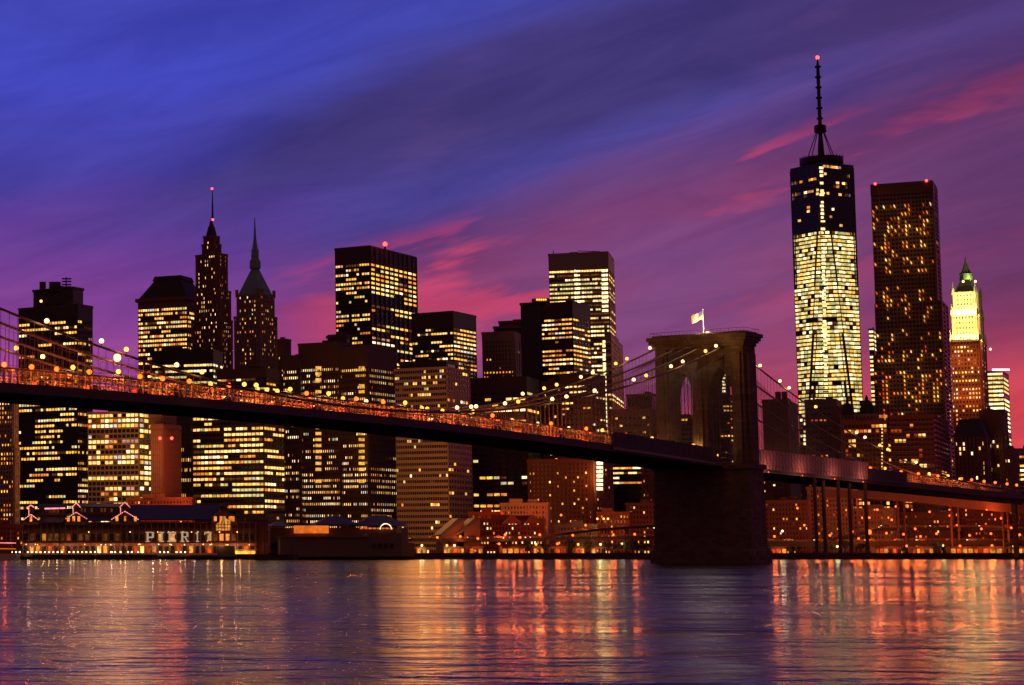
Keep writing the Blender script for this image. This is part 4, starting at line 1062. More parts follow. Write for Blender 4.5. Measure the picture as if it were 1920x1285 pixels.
# ================================================================== VEHICLES
def make_car(paint):
    r_ = MB(); L_, W_ = 4.5, 1.8
    prof = [(-2.2, .35), (2.2, .35), (2.25, .75), (2.1, .95), (1.15, 1.0), (.55, 1.45), (-1.0, 1.48), (-1.75, 1.02), (-2.2, .95)]
    n = len(prof); vs = [(x, -W_ / 2, z) for x, z in prof] + [(x, W_ / 2, z) for x, z in prof]
    r_.add(vs, [(i, (i + 1) % n, n + (i + 1) % n, n + i) for i in range(n)] + [tuple(range(n))[::-1], tuple(range(n, 2 * n))]); body = r_.mesh('body', M[paint])
    g_ = MB(); g_.add([(1.0, -.93, 1.03), (.5, -.93, 1.4), (-.95, -.93, 1.42), (-1.55, -.93, 1.05), (1.0, .93, 1.03), (.5, .93, 1.4), (-.95, .93, 1.42), (-1.55, .93, 1.05)], [(3, 2, 1, 0), (4, 5, 6, 7)]); win = g_.mesh('side_window', M['glass'])
    w_ = MB(); w_.bar((0, -.12, 0), (0, .12, 0), .34, 12); wh = w_.mesh('wheel', M['rubber'])
    h_ = MB(); h_.box((0, 0, 0), (.15, .35, .2)); hl = h_.mesh('headlight', M['head'])
    k_ = MB(); k_.box((0, 0, 0), (.15, .4, .22)); tl = k_.mesh('tail_light', M['tail'])
    return body, win, wh, hl, tl
CARS = {k: make_car(k) for k in ('silver', 'carred', 'carblk', 'cabyel')}
CN = {'silver': 'silver car', 'carred': 'red car', 'carblk': 'black car', 'cabyel': 'yellow taxi'}
def put_car(x, y, z, rz, k, label, group):
    o = empty('car', (x, y, z), label, 'car', group); body, win, wh, hl, tl = CARS[k]
    for nm, me_, p_ in (('body', body, (0, 0, 0)), ('side_window', win, (0, 0, 0)), ('wheel', wh, (1.35, -.85, .34)), ('wheel', wh, (1.35, .85, .34)), ('wheel', wh, (-1.35, -.85, .34)), ('wheel', wh, (-1.35, .85, .34)),
                       ('headlight', hl, (2.2, -.6, .72)), ('headlight', hl, (2.2, .6, .72)), ('tail_light', tl, (-2.2, -.6, .82)), ('tail_light', tl, (-2.2, .6, .82))):
        c_ = bpy.data.objects.new(nm, me_); COL.objects.link(c_); c_.parent = o; c_.location = p_
    o.rotation_euler = (0, 0, rz)
for i in range(16):
    tt = 108 + i * 19.5 + rnd.uniform(-5, 5); k = rnd.choice(list(CARS)); x, y = bw_(tt, -10.8)
    put_car(x, y, zdk(tt) - .1, math.atan2(BU[1], BU[0]), k, '%s %s from the left on the bridge, seen through the truss' % (ORD[15 - i], CN[k]), 'cars on the bridge')

# ================================================================== WATERFRONT
def wx(px, Yw, z=6.0):
    """world x of picture column px at ground level"""
    return P(px, 1031 - (z - CH) * F / Yw, Yw)[0]
def wz(py, Yw): return P(900, py, Yw)[1]
def extr(mb, poly, y0, y1, mi=0):
    """poly in (x, z), extruded from y0 to y1"""
    n = len(poly); mb.add([(x, y0, z) for x, z in poly] + [(x, y1, z) for x, z in poly], [(i, (i + 1) % n, n + (i + 1) % n, n + i) for i in range(n)] + [tuple(range(n))[::-1], tuple(range(n, 2 * n))], mi)

# --- the pier and its long market hall
YP = 1085.0; DZ = 2.4
pd = MB(); xa, xb = wx(-30, YP), wx(500, YP); pd.prism([(xa, YP), (xb, YP), (xb, 1112), (xa, 1112)], 1.5, DZ)
for i in range(60):
    x = xa + (xb - xa) * (i + .5) / 60; pd.bar((x, YP + 1, -2), (x, YP + 1, 1.6), .3, 5)
pier = pd.build('pier_deck', M['conc']); tag(pier, 'long timber pier deck on piles under the gabled market hall', 'pier')
hall = empty('market_hall', (wx(250, YP), YP + 10, DZ), 'long two-storey pier market hall with blue metal roofs and PIER 17 letters', 'building')
YH = YP + 9.0
x0h, x1h = wx(42, YH), wx(480, YH)
zf1, zf2, ze = wz(1018, YH), wz(995, YH), wz(980, YH)     # gallery floors and eaves
b_ = MB(); b_.prism([(x0h, YH + 4), (x1h, YH + 4), (x1h, YH + 40), (x0h, YH + 40)], DZ, ze); b_.build('wall', M['red'], hall)
for z in (zf1, zf2, ze):
    b_ = MB(); b_.box(((x0h + x1h) / 2, YH + 2.4, z), (x1h - x0h + 1.5, 5.2, .45)); b_.build('gallery_floor', M['white'] if 0 else M['brown'], hall)
nC = 38
cm = MB(); cm.bar((0, 0, DZ), (0, 0, ze), .16, 6); cmm = cm.mesh('gallery_column', M['stone'])
for i in range(nC + 1):
    x = x0h + (x1h - x0h) * i / nC; o = inst('gallery_column', cmm, (x, YH, 0), hall)
b_ = MB()
for z in (zf1, zf2):
    b_.box(((x0h + x1h) / 2, YH, z + 1.1), (x1h - x0h, .08, .08))
    for i in range(nC * 4): x = x0h + (x1h - x0h) * i / (nC * 4); b_.box((x, YH, z + .6), (.06, .06, 1.0))
b_.build('gallery_rail', M['stone'], hall, 'stuff')
SHOPM = [M['shop'], E_['A'], E_['C'], E_['D'], M['glass'], E_['O']]
for fz0, fz1 in ((DZ, zf1), (zf1, zf2)):
    for i in range(nC):
        x = x0h + (x1h - x0h) * (i + .5) / nC; px = proj(x, YH, fz0)[0]
        lit = fz0 < 3 and rnd.random() < .5 or (fz0 > 3 and rnd.random() < .22)
        mt = rnd.choice([M['shop'], M['shop'], E_['A'], E_['C'], E_['O']]) if lit else (E_['D'] if rnd.random() < .3 else M['glass'])
        b_ = MB(); b_.box((x, YH + 3.95, fz0 + (fz1 - fz0) * .45), ((x1h - x0h) / nC * .62, .2, (fz1 - fz0) * .58)); b_.build('shop_window', mt, hall)
# roofs: long low roof with a raised monitor, and cross gables
def px_x(p_): return wx(p_, YH, 12)
zr1 = wz(944, YH); rfm = MB()
def roofbar(pa, pb, ye, yr, depth=32, mat='bluetin', name='roof'):
    m_ = MB(); xa_, xb_ = px_x(pa), px_x(pb); z0_, z1_ = wz(ye, YH), wz(yr, YH)
    m_.add([(xa_, YH - 1, z0_), (xb_, YH - 1, z0_), (xb_, YH + depth, z0_), (xa_, YH + depth, z0_), (xa_ + 2, YH + depth * .45, z1_), (xb_ - 2, YH + depth * .45, z1_)],
           [(0, 1, 5, 4), (1, 2, 5), (2, 3, 4, 5), (3, 0, 4), (3, 2, 1, 0)])
    return m_.build(name, M[mat], hall)
roofbar(72, 140, 979, 962); roofbar(140, 240, 976, 960); roofbar(235, 425, 974, 946)
def monitor(pa, pb, yb, ye_, yr):
    m_ = MB(); xa_, xb_ = px_x(pa), px_x(pb); m_.prism([(xa_, YH + 9), (xb_, YH + 9), (xb_, YH + 20), (xa_, YH + 20)], wz(yb, YH), wz(ye_, YH)); w_ = m_.build('clerestory', M['brown'], hall)
    m_ = MB(); z0_, z1_ = wz(ye_, YH), wz(yr, YH); m_.add([(xa_ - .5, YH + 8, z0_), (xb_ + .5, YH + 8, z0_), (xb_ + .5, YH + 21, z0_), (xa_ - .5, YH + 21, z0_), (xa_ - .5, YH + 14.5, z1_), (xb_ + .5, YH + 14.5, z1_)], [(0, 1, 5, 4), (1, 2, 5), (2, 3, 4, 5), (3, 0, 4), (3, 2, 1, 0)])
    m_.build('clerestory_roof', M['bluetin'], hall)
    n_ = int((pb - pa) / 6)
    for i in range(n_):
        x = xa_ + (xb_ - xa_) * (i + .5) / n_; q_ = MB(); q_.box((x, YH + 8.9, (wz(yb, YH) + wz(ye_, YH)) / 2 + .5), (1.0, .2, 2.0)); q_.build('clerestory_window', E_['D'] if rnd.random() < .5 else M['glass'], hall)
monitor(72, 124, 966, 952, 944); monitor(150, 232, 966, 950, 943)
b_ = MB(); b_.bar((px_x(83), YH + 7.6, wz(953.5, YH)), (px_x(122), YH + 7.6, wz(952.5, YH)), .35, 6); b_.build('pink_light_bar', M['neon'], hall)
def gable(pc, hw, ye_, yp, top=None, lit=False, neon=True):
    xa_, xb_ = px_x(pc - hw), px_x(pc + hw); xm = (xa_ + xb_) / 2; z0_, z1_, zb_ = wz(ye_, YH), wz(yp, YH), wz(985, YH)
    m_ = MB(); extr(m_, [(xa_, zb_), (xb_, zb_), (xb_, z0_), (xm, z1_), (xa_, z0_)], YH - 2, YH + 30); m_.build('gable', M['brown'] if not lit else M['red'], hall)
    m_ = MB()
    for sg, xe in ((-1, xa_), (1, xb_)):
        m_.add([(xe + sg * .8, YH - 2.8, z0_ - .6), (xm, YH - 2.8, z1_ + .15), (xm, YH + 31, z1_ + .15), (xe + sg * .8, YH + 31, z0_ - .6), (xe + sg * .8, YH - 2.8, z0_ - .2), (xm, YH - 2.8, z1_ + .55), (xm, YH + 31, z1_ + .55), (xe + sg * .8, YH + 31, z0_ - .2)],
               [(0, 1, 5, 4), (4, 5, 6, 7), (0, 4, 7, 3), (0, 3, 2, 1)])
    m_.build('gable_roof', M['bluetin'], hall)
    if neon:
        m_ = MB()
        for sg, xe in ((-1, xa_), (1, xb_)):
            n_ = max(3, int(hw / 3.2))
            for i in range(n_):
                k0, k1 = i / n_ + .1 / n_, (i + .8) / n_
                m_.bar((xm + (xe - xm) * k0, YH - 3, z1_ + (z0_ - z1_) * k0 + .3), (xm + (xe - xm) * k1, YH - 3, z1_ + (z0_ - z1_) * k1 + .3), .2, 5)
        m_.build('roof_edge_lights', M['neon'], hall)
    if top:
        tw, ty0, ty1 = top; m_ = MB(); xa2, xb2 = px_x(pc - tw), px_x(pc + tw); za, zb2 = wz(ty0, YH), wz(ty1, YH)
        m_.prism([(xa2, YH - 1), (xb2, YH - 1), (xb2, YH + 8), (xa2, YH + 8)], z1_ - 4, za); extr(m_, [(xa2 - .6, za), (xb2 + .6, za), (xm, zb2)], YH - 2, YH + 9); m_.build('cupola', M['brown'], hall)
        if neon:
            m_ = MB(); m_.bar((xa2 - .6, YH - 2.2, za), (xm, YH - 2.2, zb2 + .2), .2, 5); m_.bar((xm, YH - 2.2, zb2 + .2), (xb2 + .6, YH - 2.2, za), .2, 5); m_.bar((xa2, YH - 1.2, z1_ - 1), (xa2, YH - 1.2, za), .16, 5); m_.build('roof_edge_lights', M['neon'], hall)
    n_ = max(2, int(hw / 5))
    for i in range(-n_ + 1, n_):
        x = xm + i * (xb_ - xa_) / (2 * n_ + .6); m_ = MB(); m_.box((x, YH - 2.05, zb_ + 3.2), (1.4, .2, 2.6)); m_.build('gable_window', E_['A'] if (lit or rnd.random() < .4) else M['glass'], hall)
gable(58, 15, 977, 966, (4, 952, 948)); gable(143, 21, 975, 962, (6, 952, 944)); gable(234, 26, 976, 960, (8, 952, 943)); gable(420, 24, 972, 956, (7, 950, 944), neon=False)
# big glowing gable window
m_ = MB(); xw0, xw1 = px_x(404), px_x(432); m_.add([(xw0, YH - 2.2, wz(995, YH)), (xw1, YH - 2.2, wz(995, YH)), (xw1, YH - 2.2, wz(978, YH)), ((xw0 + xw1) / 2 + 1, YH - 2.2, wz(971, YH)), (xw0, YH - 2.2, wz(984, YH))], [(0, 1, 2, 3, 4)]); m_.build('great_window', M['shop'], hall)
m_ = MB()
for i in range(6): x = xw0 + (xw1 - xw0) * i / 5; m_.box((x, YH - 2.4, wz(986, YH)), (.25, .15, 5))
for z in (wz(990, YH), wz(984, YH)): m_.box(((xw0 + xw1) / 2, YH - 2.4, z), (xw1 - xw0, .15, .25))
m_.build('window_bars', M['iron'], hall)
# warm gallery lights
for i in range(17):
    x = x0h + (x1h - x0h) * (i + .5) / 17; point('gallery_light', (x, YH + 1, zf1 - 1.2), (1, .55, .2) if i % 3 else (1, .7, .55), 330, .3, hall)
for i in range(30):
    x = x0h + (x1h - x0h) * rnd.random(); b_ = MB(); b_.sphere((x, YH - .3, rnd.choice((zf1 - .8, zf1 - 1.0, zf2 - .8))), .28, 6, 4); b_.build('gallery_bulb', M['lampw'] if i % 4 else M['lampy'], hall)
# the letters
def letter(ch, pa, pb):
    xa_, xb_ = wx(pa, YH), wx(pb, YH); z0_, z1_ = wz(1016.5, YH), wz(997.5, YH); w_ = xb_ - xa_; h_ = z1_ - z0_; y = YH - .8; t_ = .95; m_ = MB()
    def bx(u0, v0, u1, v1): m_.box((xa_ + (u0 + u1) / 2 * w_, y, z0_ + (v0 + v1) / 2 * h_), ((u1 - u0) * w_, .35, (v1 - v0) * h_))
    def dg(u0, v0, u1, v1): m_.bar((xa_ + u0 * w_, y, z0_ + v0 * h_), (xa_ + u1 * w_, y, z0_ + v1 * h_), .5, 4)
    if ch == 'P': bx(.12, 0, .38, 1); bx(0, 0, .52, .1); bx(0, .9, .85, 1.0); bx(.38, .38, .92, .53); bx(.80, .42, 1.04, .98)
    if ch == 'I': bx(.34, 0, .68, 1); bx(.05, 0, .95, .12); bx(.05, .88, .95, 1)
    if ch == 'E': bx(.14, 0, .38, 1); bx(0, 0, 1, .14); bx(0, .86, 1, 1); bx(.38, .44, .72, .57); bx(.86, 0, 1, .28); bx(.86, .72, 1, 1); bx(.66, .38, .76, .62)
    if ch == 'R': bx(.12, 0, .36, 1); bx(0, 0, .48, .1); bx(0, .9, .8, 1.0); bx(.36, .47, .8, .57); bx(.72, .52, .94, .96); dg(.55, .5, .86, .03); bx(.74, 0, 1.02, .1)
    if ch == '1': bx(.36, 0, .66, 1); bx(.14, 0, .88, .1); dg(.40, .93, .16, .80)
    if ch == '7': bx(0, .84, 1.05, 1); bx(0, .70, .14, .9); dg(.90, .86, .42, .03)
    return m_.build('letter', M['signw'], hall)
M['signw'] = emat('backlit_sign_white', (.85, .57, .33), .52)
for ch, a_, c_ in (('P', 273, 288), ('I', 298, 308), ('E', 314, 330), ('R', 338, 354), ('1', 366, 374), ('7', 383, 396)): letter(ch, a_, c_)
# end tower block of the hall (reddish) and the lit kiosk deck beside it
r = empty('brick_annex', (wx(495, 1100), 1100, DZ), 'plain reddish brick annex at the right end of the pier market hall', 'building')
b_ = MB(); b_.box((wx(484, 1100), 1108, (DZ + wz(975, 1100)) / 2), (11, 14, wz(975, 1100) - DZ)); b_.build('wall', M['red'], r)
b_ = MB(); b_.box((wx(484, 1100), 1108, wz(973.5, 1100)), (12, 15, 1)); b_.build('parapet', M['brown'], r)
r = empty('kiosk', (wx(430, YP), YP + 3, DZ), 'low dark kiosk with a lit counter and string lights on the pier edge', 'kiosk')
b_ = MB(); b_.box((wx(424, YP), YP + 4, DZ + 2.2), (9, 5, 4.4)); b_.build('wall', M['black'], r)
b_ = MB(); b_.box((wx(462, YP), YP + 6, DZ + 2.6), (12, 5, .3)); b_.build('awning', M['white'], r)
b_ = MB(); b_.box((wx(462, YP), YP + 8.4, DZ + 1.3), (10, .3, 1.6)); b_.build('lit_counter', E_['Y'], r)
b_ = MB()
for i in range(12): b_.sphere((wx(445 + i * 3, YP), YP + 2, DZ + 1.2), .3, 6, 4)
b_.build('string_light', M['lampo'], r)
for px in (415, 450): point('kiosk_light', (wx(px, YP), YP - 1, DZ + 5), (1, .5, .15), 500, .3, r)
# pier edge lights
b_ = MB(); b_.sphere((0, 0, 0), .36, 8, 5); edge_me = b_.mesh('edge_lamp', M['lampe'] if 'lampe' in M else emat('edge_lamp_glass', (1, .72, .3), 7)); b_ = MB(); b_.bar((0, 0, -1.2), (0, 0, -.3), .12, 5); pm2 = b_.mesh('lamp_stand', M['iron'])
pxs = [2, 7, 22, 30, 37] + list(range(52, 120, 8)) + list(range(130, 190, 8)) + [208, 216, 226, 240, 247, 259, 267, 300, 308, 315, 331, 339, 347, 210]
for i, px in enumerate(sorted(set(pxs))):
    x = wx(px, YP - .3, 3); o = empty('pier_edge_lamp', (x, YP - .3, DZ), '%s from the left of the small yellow lamps lining the pier edge' % ORD[min(i, len(ORD) - 1)], 'lamp', 'small lamps along the pier edge')
    inst('globe', edge_me, (x, YP - .3, DZ + 1.4), o); inst('stand', pm2, (x, YP - .3, DZ + 1.2), o)
    if i % 5 == 0: point('edge_light', (x, YP - 1, DZ + 1.6), (1, .6, .2), 160, .3, o)
# excursion boat at the far left
r = empty('moored_boat', (wx(12, 1070), 1070, 0), 'low moored excursion boat with red and orange deck light strips at far left', 'boat')
b_ = MB(); b_.prism([(wx(-60, 1070), 1068), (wx(30, 1070), 1068), (wx(38, 1070), 1071), (wx(30, 1070), 1074), (wx(-60, 1070), 1074)], 0, 3.0); b_.build('hull', M['white'], r)
b_ = MB(); b_.prism([(wx(-60, 1070), 1069), (wx(22, 1070), 1069), (wx(22, 1070), 1073), (wx(-60, 1070), 1073)], 3, 8.4); b_.build('cabin', M['red'], r)
for z, e in ((5.7, M['flood']), (8.6, M['neon'])): b_ = MB(); b_.bar((wx(-50, 1070), 1068.8, z), (wx(30, 1070), 1068.8, z - .3), .2, 5); b_.build('light_strip', e, r)
b_ = MB(); b_.bar((wx(20, 1070), 1071, 8), (wx(20, 1070), 1071, 15), .15, 6, 0, .08); b_.build('mast', M['white'], r)
# sailing ship masts beside the hall
for j, (px, top) in enumerate(((112, 905), (232, 918), (496, 955))):
    r = empty('ship_mast', (wx(px, 1078), 1078, 0), '%s tall thin rigged ship mast from the left by the pier' % ORD[j], 'mast', 'ship masts by the pier')
    zt_ = wz(top, 1078); x = wx(px, 1078); b_ = MB(); b_.bar((x, 1078, 0), (x, 1078, zt_), .3, 6, 0, .1); b_.build('pole', M['iron'], r)
    b_ = MB(); zz_ = [zt_ * .55, zt_ * .75, zt_ * .9]
    for z, w_ in zip(zz_, (6, 5, 3.5)): b_.bar((x - w_, 1078, z), (x + w_, 1078, z), .14, 5)
    b_.build('yard', M['iron'], r)
    b_ = MB()
    for w_ in (-8, -4, 4, 8): b_.bar((x + w_, 1078, 2), (x, 1078, zt_ * .8), .04, 3)
    b_.build('shroud', M['iron'], r, 'stuff')
    b_ = MB(); b_.prism([(x - 14, 1076), (x + 14, 1076), (x + 17, 1078.5), (x + 14, 1081), (x - 14, 1081)], -.5, 2.6); b_.build('hull', M['black'], r)

# --- dark pier shed and sheds behind it
r = empty('pier_shed', (wx(640, 1095), 1095, DZ), 'long low dark pier shed with a blank wall, in the middle of the waterfront', 'building')
xa, xb = wx(524, 1095), wx(688, 1095); zt_ = wz(1008, 1095)
b_ = MB(); b_.prism([(xa, 1092), (xb, 1092), (xb, 1112), (xa, 1112)], 1.5, zt_); b_.build('wall', M['grey'], r)
b_ = MB()
for i in range(24): x = xa + (xb - xa) * (i + .5) / 24; b_.box((x, 1091.9, (zt_ + 2.5) / 2), (.18, .25, zt_ - 3))
b_.build('wall_rib', M['grey'], r, 'stuff')
b_ = MB(); b_.box(((xa + xb) / 2, 1101, zt_ + .3), (xb - xa + 1.5, 21, .6)); b_.build('roof', M['grey'], r)
r = empty('boxy_ferry_terminal', (wx(730, 1095), 1095, DZ), 'pale two-part boxy terminal building right of the long dark pier shed', 'building')
for pa, pb, yt in ((688, 752, 1000), (740, 776, 1018), (752, 764, 990)):
    b_ = MB(); xa, xb = wx(pa, 1096), wx(pb, 1096); b_.prism([(xa, 1093 + pa % 7 * .3), (xb, 1093 + pa % 7 * .3), (xb, 1111), (xa, 1111)], 1.6, wz(yt, 1096)); b_.build('wall', M['stone'] if pa != 688 else M['grey'], r)
for i in range(4):
    b_ = MB(); x = wx(700 + i * 11, 1096); b_.box((x, 1092.6, 7), (1.6, .4, 2.4)); b_.build('door', M['black'], r)
r = empty('tented_shed', (wx(640, 1130), 1130, GZ), 'low building with broad pale grey tent roofs and an orange floodlit panel', 'building')
b_ = MB(); xa, xb = wx(505, 1130), wx(760, 1130); b_.prism([(xa, 1124), (xb, 1124), (xb, 1150), (xa, 1150)], GZ, wz(990, 1130)); b_.build('wall', M['brown'], r)
for pa, pb, ye_, yr in ((505, 550, 987, 978), (590, 672, 984, 968), (665, 765, 986, 966)):
    m_ = MB(); xa_, xb_ = wx(pa, 1128), wx(pb, 1128); z0_, z1_ = wz(ye_, 1128), wz(yr, 1128)
    m_.add([(xa_, 1122, z0_), (xb_, 1122, z0_), (xb_, 1152, z0_), (xa_, 1152, z0_), (xa_ + (xb_ - xa_) * .35, 1136, z1_), (xa_ + (xb_ - xa_) * .65, 1136, z1_)], [(0, 1, 5, 4), (1, 2, 5), (2, 3, 4, 5), (3, 0, 4), (3, 2, 1, 0)]); m_.build('tent_roof', M['bluetin'], r)
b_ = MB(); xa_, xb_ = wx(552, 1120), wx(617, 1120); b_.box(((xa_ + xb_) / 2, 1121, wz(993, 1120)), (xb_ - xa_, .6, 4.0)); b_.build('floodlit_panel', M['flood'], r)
b_ = MB()
for i in range(8): b_.bar((wx(676 + i * 8, 1120), 1121, wz(991, 1120)), (wx(682 + i * 8, 1120), 1121, wz(991, 1120)), .4, 5)
b_.build('red_strip_light', M['flood'], r)
m_ = MB()
for i in range(10):
    an0, an1 = math.pi * i / 10, math.pi * (i + 1) / 10; cx_, cz_ = wx(724, 1120), wz(993, 1120); m_.bar((cx_ + 3.0 * math.cos(an0), 1120, cz_ + 3.0 * math.sin(an0)), (cx_ + 3.0 * math.cos(an1), 1120, cz_ + 3.0 * math.sin(an1)), .25, 5)
m_.build('lit_arch', E_['W'], r)

# --- old brick waterfront houses
def oldhouse(pa, pb, yt, D, label, mat='red', fl=9, bay=6, p=.3, pal='red', gab=(), glow=None):
    r_ = bld('brick_building', pb - 4, D, label)
    f, z0, z1 = block(r_, pa, pb - 4, pb, yt, D, mat, a=25, fl=fl, bay=bay, p=p, pal=pal, run=1, wf=.45, hf=.5, pier=.1, blank=2)
    for gx in gab:
        m_ = MB(); x, z = P(gx, yt, D - 1); x0_ = x - 4.5; extr(m_, [(x - 4.5, z - 2), (x + 4.5, z - 2), (x, z + 2.6)], D - 1, D + 8); m_.build('gable', M[mat], r_)
        m_ = MB(); m_.bar((x - 4.9, D - 1.2, z - 1.8), (x, D - 1.2, z + 2.8), .22, 4); m_.bar((x, D - 1.2, z + 2.8), (x + 4.9, D - 1.2, z - 1.8), .22, 4); m_.build('gable_coping', M['stone'], r_)
    for g_ in (glow or ()): point('street_glow', (P(g_[0], g_[1], D - 14)[0], D - 14, P(g_[0], g_[1], D - 14)[1]), (1, .10, .018), g_[2] * (.42 if pa < 1400 else .13), .8, r_)
    return r_
oldhouse(900, 1022, 975, 1165, 'dark red brick warehouse with two gables and lit windows', gab=(960, 1000), p=.35, pal='cream', glow=((930, 985, 1500), (990, 1000, 3000)))
oldhouse(940, 1032, 945, 1230, 'low salmon-coloured brick building with a row of small windows behind the gabled warehouse', mat='tan', p=.15, glow=((960, 955, 9000), (1010, 955, 9000)))
oldhouse(880, 942, 962, 1215, 'low dark building lit by a row of orange up-lights, behind the slanted roofs', mat='red', p=.1, glow=((888, 972, 3500), (905, 972, 3500), (925, 972, 3500)))
oldhouse(1040, 1120, 985, 1200, 'grey low warehouse with few lit doors, left of the green-lit park', mat='grey', p=.12, glow=((1060, 1000, 2500),))
oldhouse(1120, 1185, 962, 1210, 'small brick building with a bright corner, below the curved lit band', mat='red', p=.3, pal='amber', glow=((1140, 985, 5000),))
oldhouse(1175, 1240, 945, 1260, 'brick building with blue-white and amber windows beside the tower base', mat='brown', p=.22, pal='warm', glow=((1200, 985, 3000),))
oldhouse(1430, 1520, 940, 1215, 'brick row house with lit upper windows directly right of the tower base', mat='brown', p=.13, pal='warm', glow=((1450, 990, 3500), (1500, 985, 2500)))
oldhouse(1515, 1600, 915, 1230, 'ribbed brown loft building seen between the steel bents', mat='stone', p=.12, glow=((1545, 960, 3500), (1585, 960, 3000)))
oldhouse(1596, 1680, 955, 1235, 'low reddish building behind the orange street lamps at right', mat='tan', p=.15, glow=((1620, 965, 4500), (1650, 975, 4500)))
oldhouse(1680, 1790, 962, 1250, 'long dark low building under the lower ramp at right', mat='brown', p=.18, glow=((1700, 985, 3500), (1760, 975, 3500)))
oldhouse(1780, 1880, 950, 1260, 'reddish low building beneath the approach, second from the right edge', mat='red', p=.15, glow=((1800, 975, 4500), (1850, 965, 4500)))
oldhouse(1876, 1975, 935, 1270, 'reddish low building cut by the right edge below the bridge approach', mat='red', p=.15, glow=((1895, 960, 6000),))
oldhouse(240, 365, 935, 1210, 'low reddish arcaded building glimpsed over the pier hall roof', mat='red', p=.2, pal='amber', glow=((300, 945, 5000), (345, 945, 5000)))
oldhouse(-60, 60, 985, 1190, 'low dark building behind the moored boat at far left', mat='brown', p=.3, pal='amber', glow=((10, 1000, 3000),))
for j, (pa, pb) in enumerate(((826, 868), (855, 898))):
    r = empty('slanted_roof_building', (wx(pb, 1150), 1150, GZ), ('left' if j == 0 else 'right') + ' one of two low buildings with long slanting grey roofs', 'building')
    m_ = MB(); xa_, xb_ = wx(pa, 1150), wx(pb, 1150); extr(m_, [(xa_, GZ), (xb_, GZ), (xb_, wz(973, 1150)), (xb_ - 3, wz(973, 1150)), (xa_, wz(1003, 1150))], 1146, 1165); m_.build('wall', M['brown'], r)
    m_ = MB(); m_.add([(xa_ - 1, 1145, wz(1003, 1150) + .1), (xb_ - 3, 1145, wz(972, 1150)), (xb_ - 3, 1166, wz(972, 1150)), (xa_ - 1, 1166, wz(1003, 1150) + .1), (xa_ + 1, 1145, wz(1003, 1150) + .1), (xb_ + .4, 1145, wz(972, 1150) - .1), (xb_ + .4, 1166, wz(972, 1150) - .1), (xa_ + 1, 1166, wz(1003, 1150) + .1)], [(0, 1, 5, 4), (4, 5, 6, 7), (2, 3, 7, 6), (0, 3, 2, 1)]); m_.build('roof', M['bluetin'], r)

# --- elevated riverside highway
def viaduct(name, label, pts, w_, th, colY, colgap, mat='black', rail=True):
    o_ = empty(name, (pts[0][0], pts[0][1], 0), label, 'viaduct')
    P3 = [Vector(p_) for p_ in pts]; m_ = MB(); rl = MB(); vs = []
    for i, p_ in enumerate(P3):
        d_ = (P3[min(i + 1, len(P3) - 1)] - P3[max(i - 1, 0)]); n_ = Vector((-d_.y, d_.x, 0)).normalized() * w_ / 2
        for q_ in ((-n_, 0), (n_, 0), (n_, -th), (-n_, -th)): vs.append((p_.x + q_[0].x, p_.y + q_[0].y, p_.z + q_[1]))
    n = len(P3); fs = []
    for i in range(n - 1):
        for k in range(4): fs.append((i * 4 + k, (i + 1) * 4 + k, (i + 1) * 4 + (k + 1) % 4, i * 4 + (k + 1) % 4))
    fs += [(0, 1, 2, 3), tuple((n - 1) * 4 + k for k in (3, 2, 1, 0))]; m_.add(vs, fs); m_.build('deck', M[mat], o_)
    for i in range(n - 1):
        a_, c_ = P3[i], P3[i + 1]; d_ = c_ - a_; n_ = Vector((-d_.y, d_.x, 0)).normalized() * w_ / 2
        for sg in (-1, 1):
            for hz_ in (.5, 1.0): rl.bar(a_ + n_ * sg + Vector((0, 0, hz_)), c_ + n_ * sg + Vector((0, 0, hz_)), .07, 4)
            kk = int(d_.length / 3)
            for k in range(kk): q_ = a_ + d_ * (k / kk) + n_ * sg; rl.bar(q_, q_ + Vector((0, 0, 1)), .05, 3)
    rl.build('railing', M['steel'], o_, 'stuff')
    cb = MB(); cb.box((0, 0, .5), (1.1, 1.1, 1.0)); cb.box((0, 0, -.5), (1, 1, 1)); 
    for i in range(n - 1):
        a_, c_ = P3[i], P3[i + 1]; L_ = (c_ - a_).length; kk = max(1, int(L_ / colgap))
        for k in range(kk):
            q_ = a_ + (c_ - a_) * ((k + .5) / kk)
            for sg in (-1, 1):
                d_ = c_ - a_; n_ = Vector((-d_.y, d_.x, 0)).normalized() * w_ * .32 * sg; m3 = MB(); m3.bar((q_.x + n_.x, q_.y + n_.y, GZ), (q_.x + n_.x, q_.y + n_.y, q_.z - th), .55, 6); m3.box((q_.x + n_.x, q_.y + n_.y, GZ + .6), (1.9, 1.9, 1.2)); m3.build('column', M[mat], o_)
    return o_
YV = 1150
viaduct('elevated_highway', 'elevated riverside highway on concrete columns left of the stone tower', [(wx(p_, YV, 9), YV, wz(y_, YV)) for p_, y_ in ((640, 1012), (780, 1010), (900, 1011), (1010, 1008), (1130, 1006), (1250, 1006))], 15, 1.6, YV, 26)
viaduct('elevated_highway', 'elevated riverside highway on concrete columns right of the stone tower', [(wx(p_, YV, 9), YV, wz(y_, YV)) for p_, y_ in ((1425, 1016), (1560, 1017), (1700, 1014), (1850, 1014), (2000, 1014))], 15, 2.6, YV, 26)
viaduct('highway_ramp', 'upper highway ramp crossing at right under the bridge approach', [(wx(p_, 1200, 14), 1200, wz(y_, 1200)) for p_, y_ in ((1560, 1010), (1640, 990), (1760, 989), (1860, 990), (2000, 996))], 11, 1.8, 1200, 40)
viaduct('highway_ramp', 'dark ramp rising from the quay toward the stone tower at left', [(wx(p_, 1175, 12), 1175, wz(y_, 1175)) for p_, y_ in ((930, 1015), (1020, 1004), (1120, 991), (1230, 984))], 8, 1.4, 1175, 34)
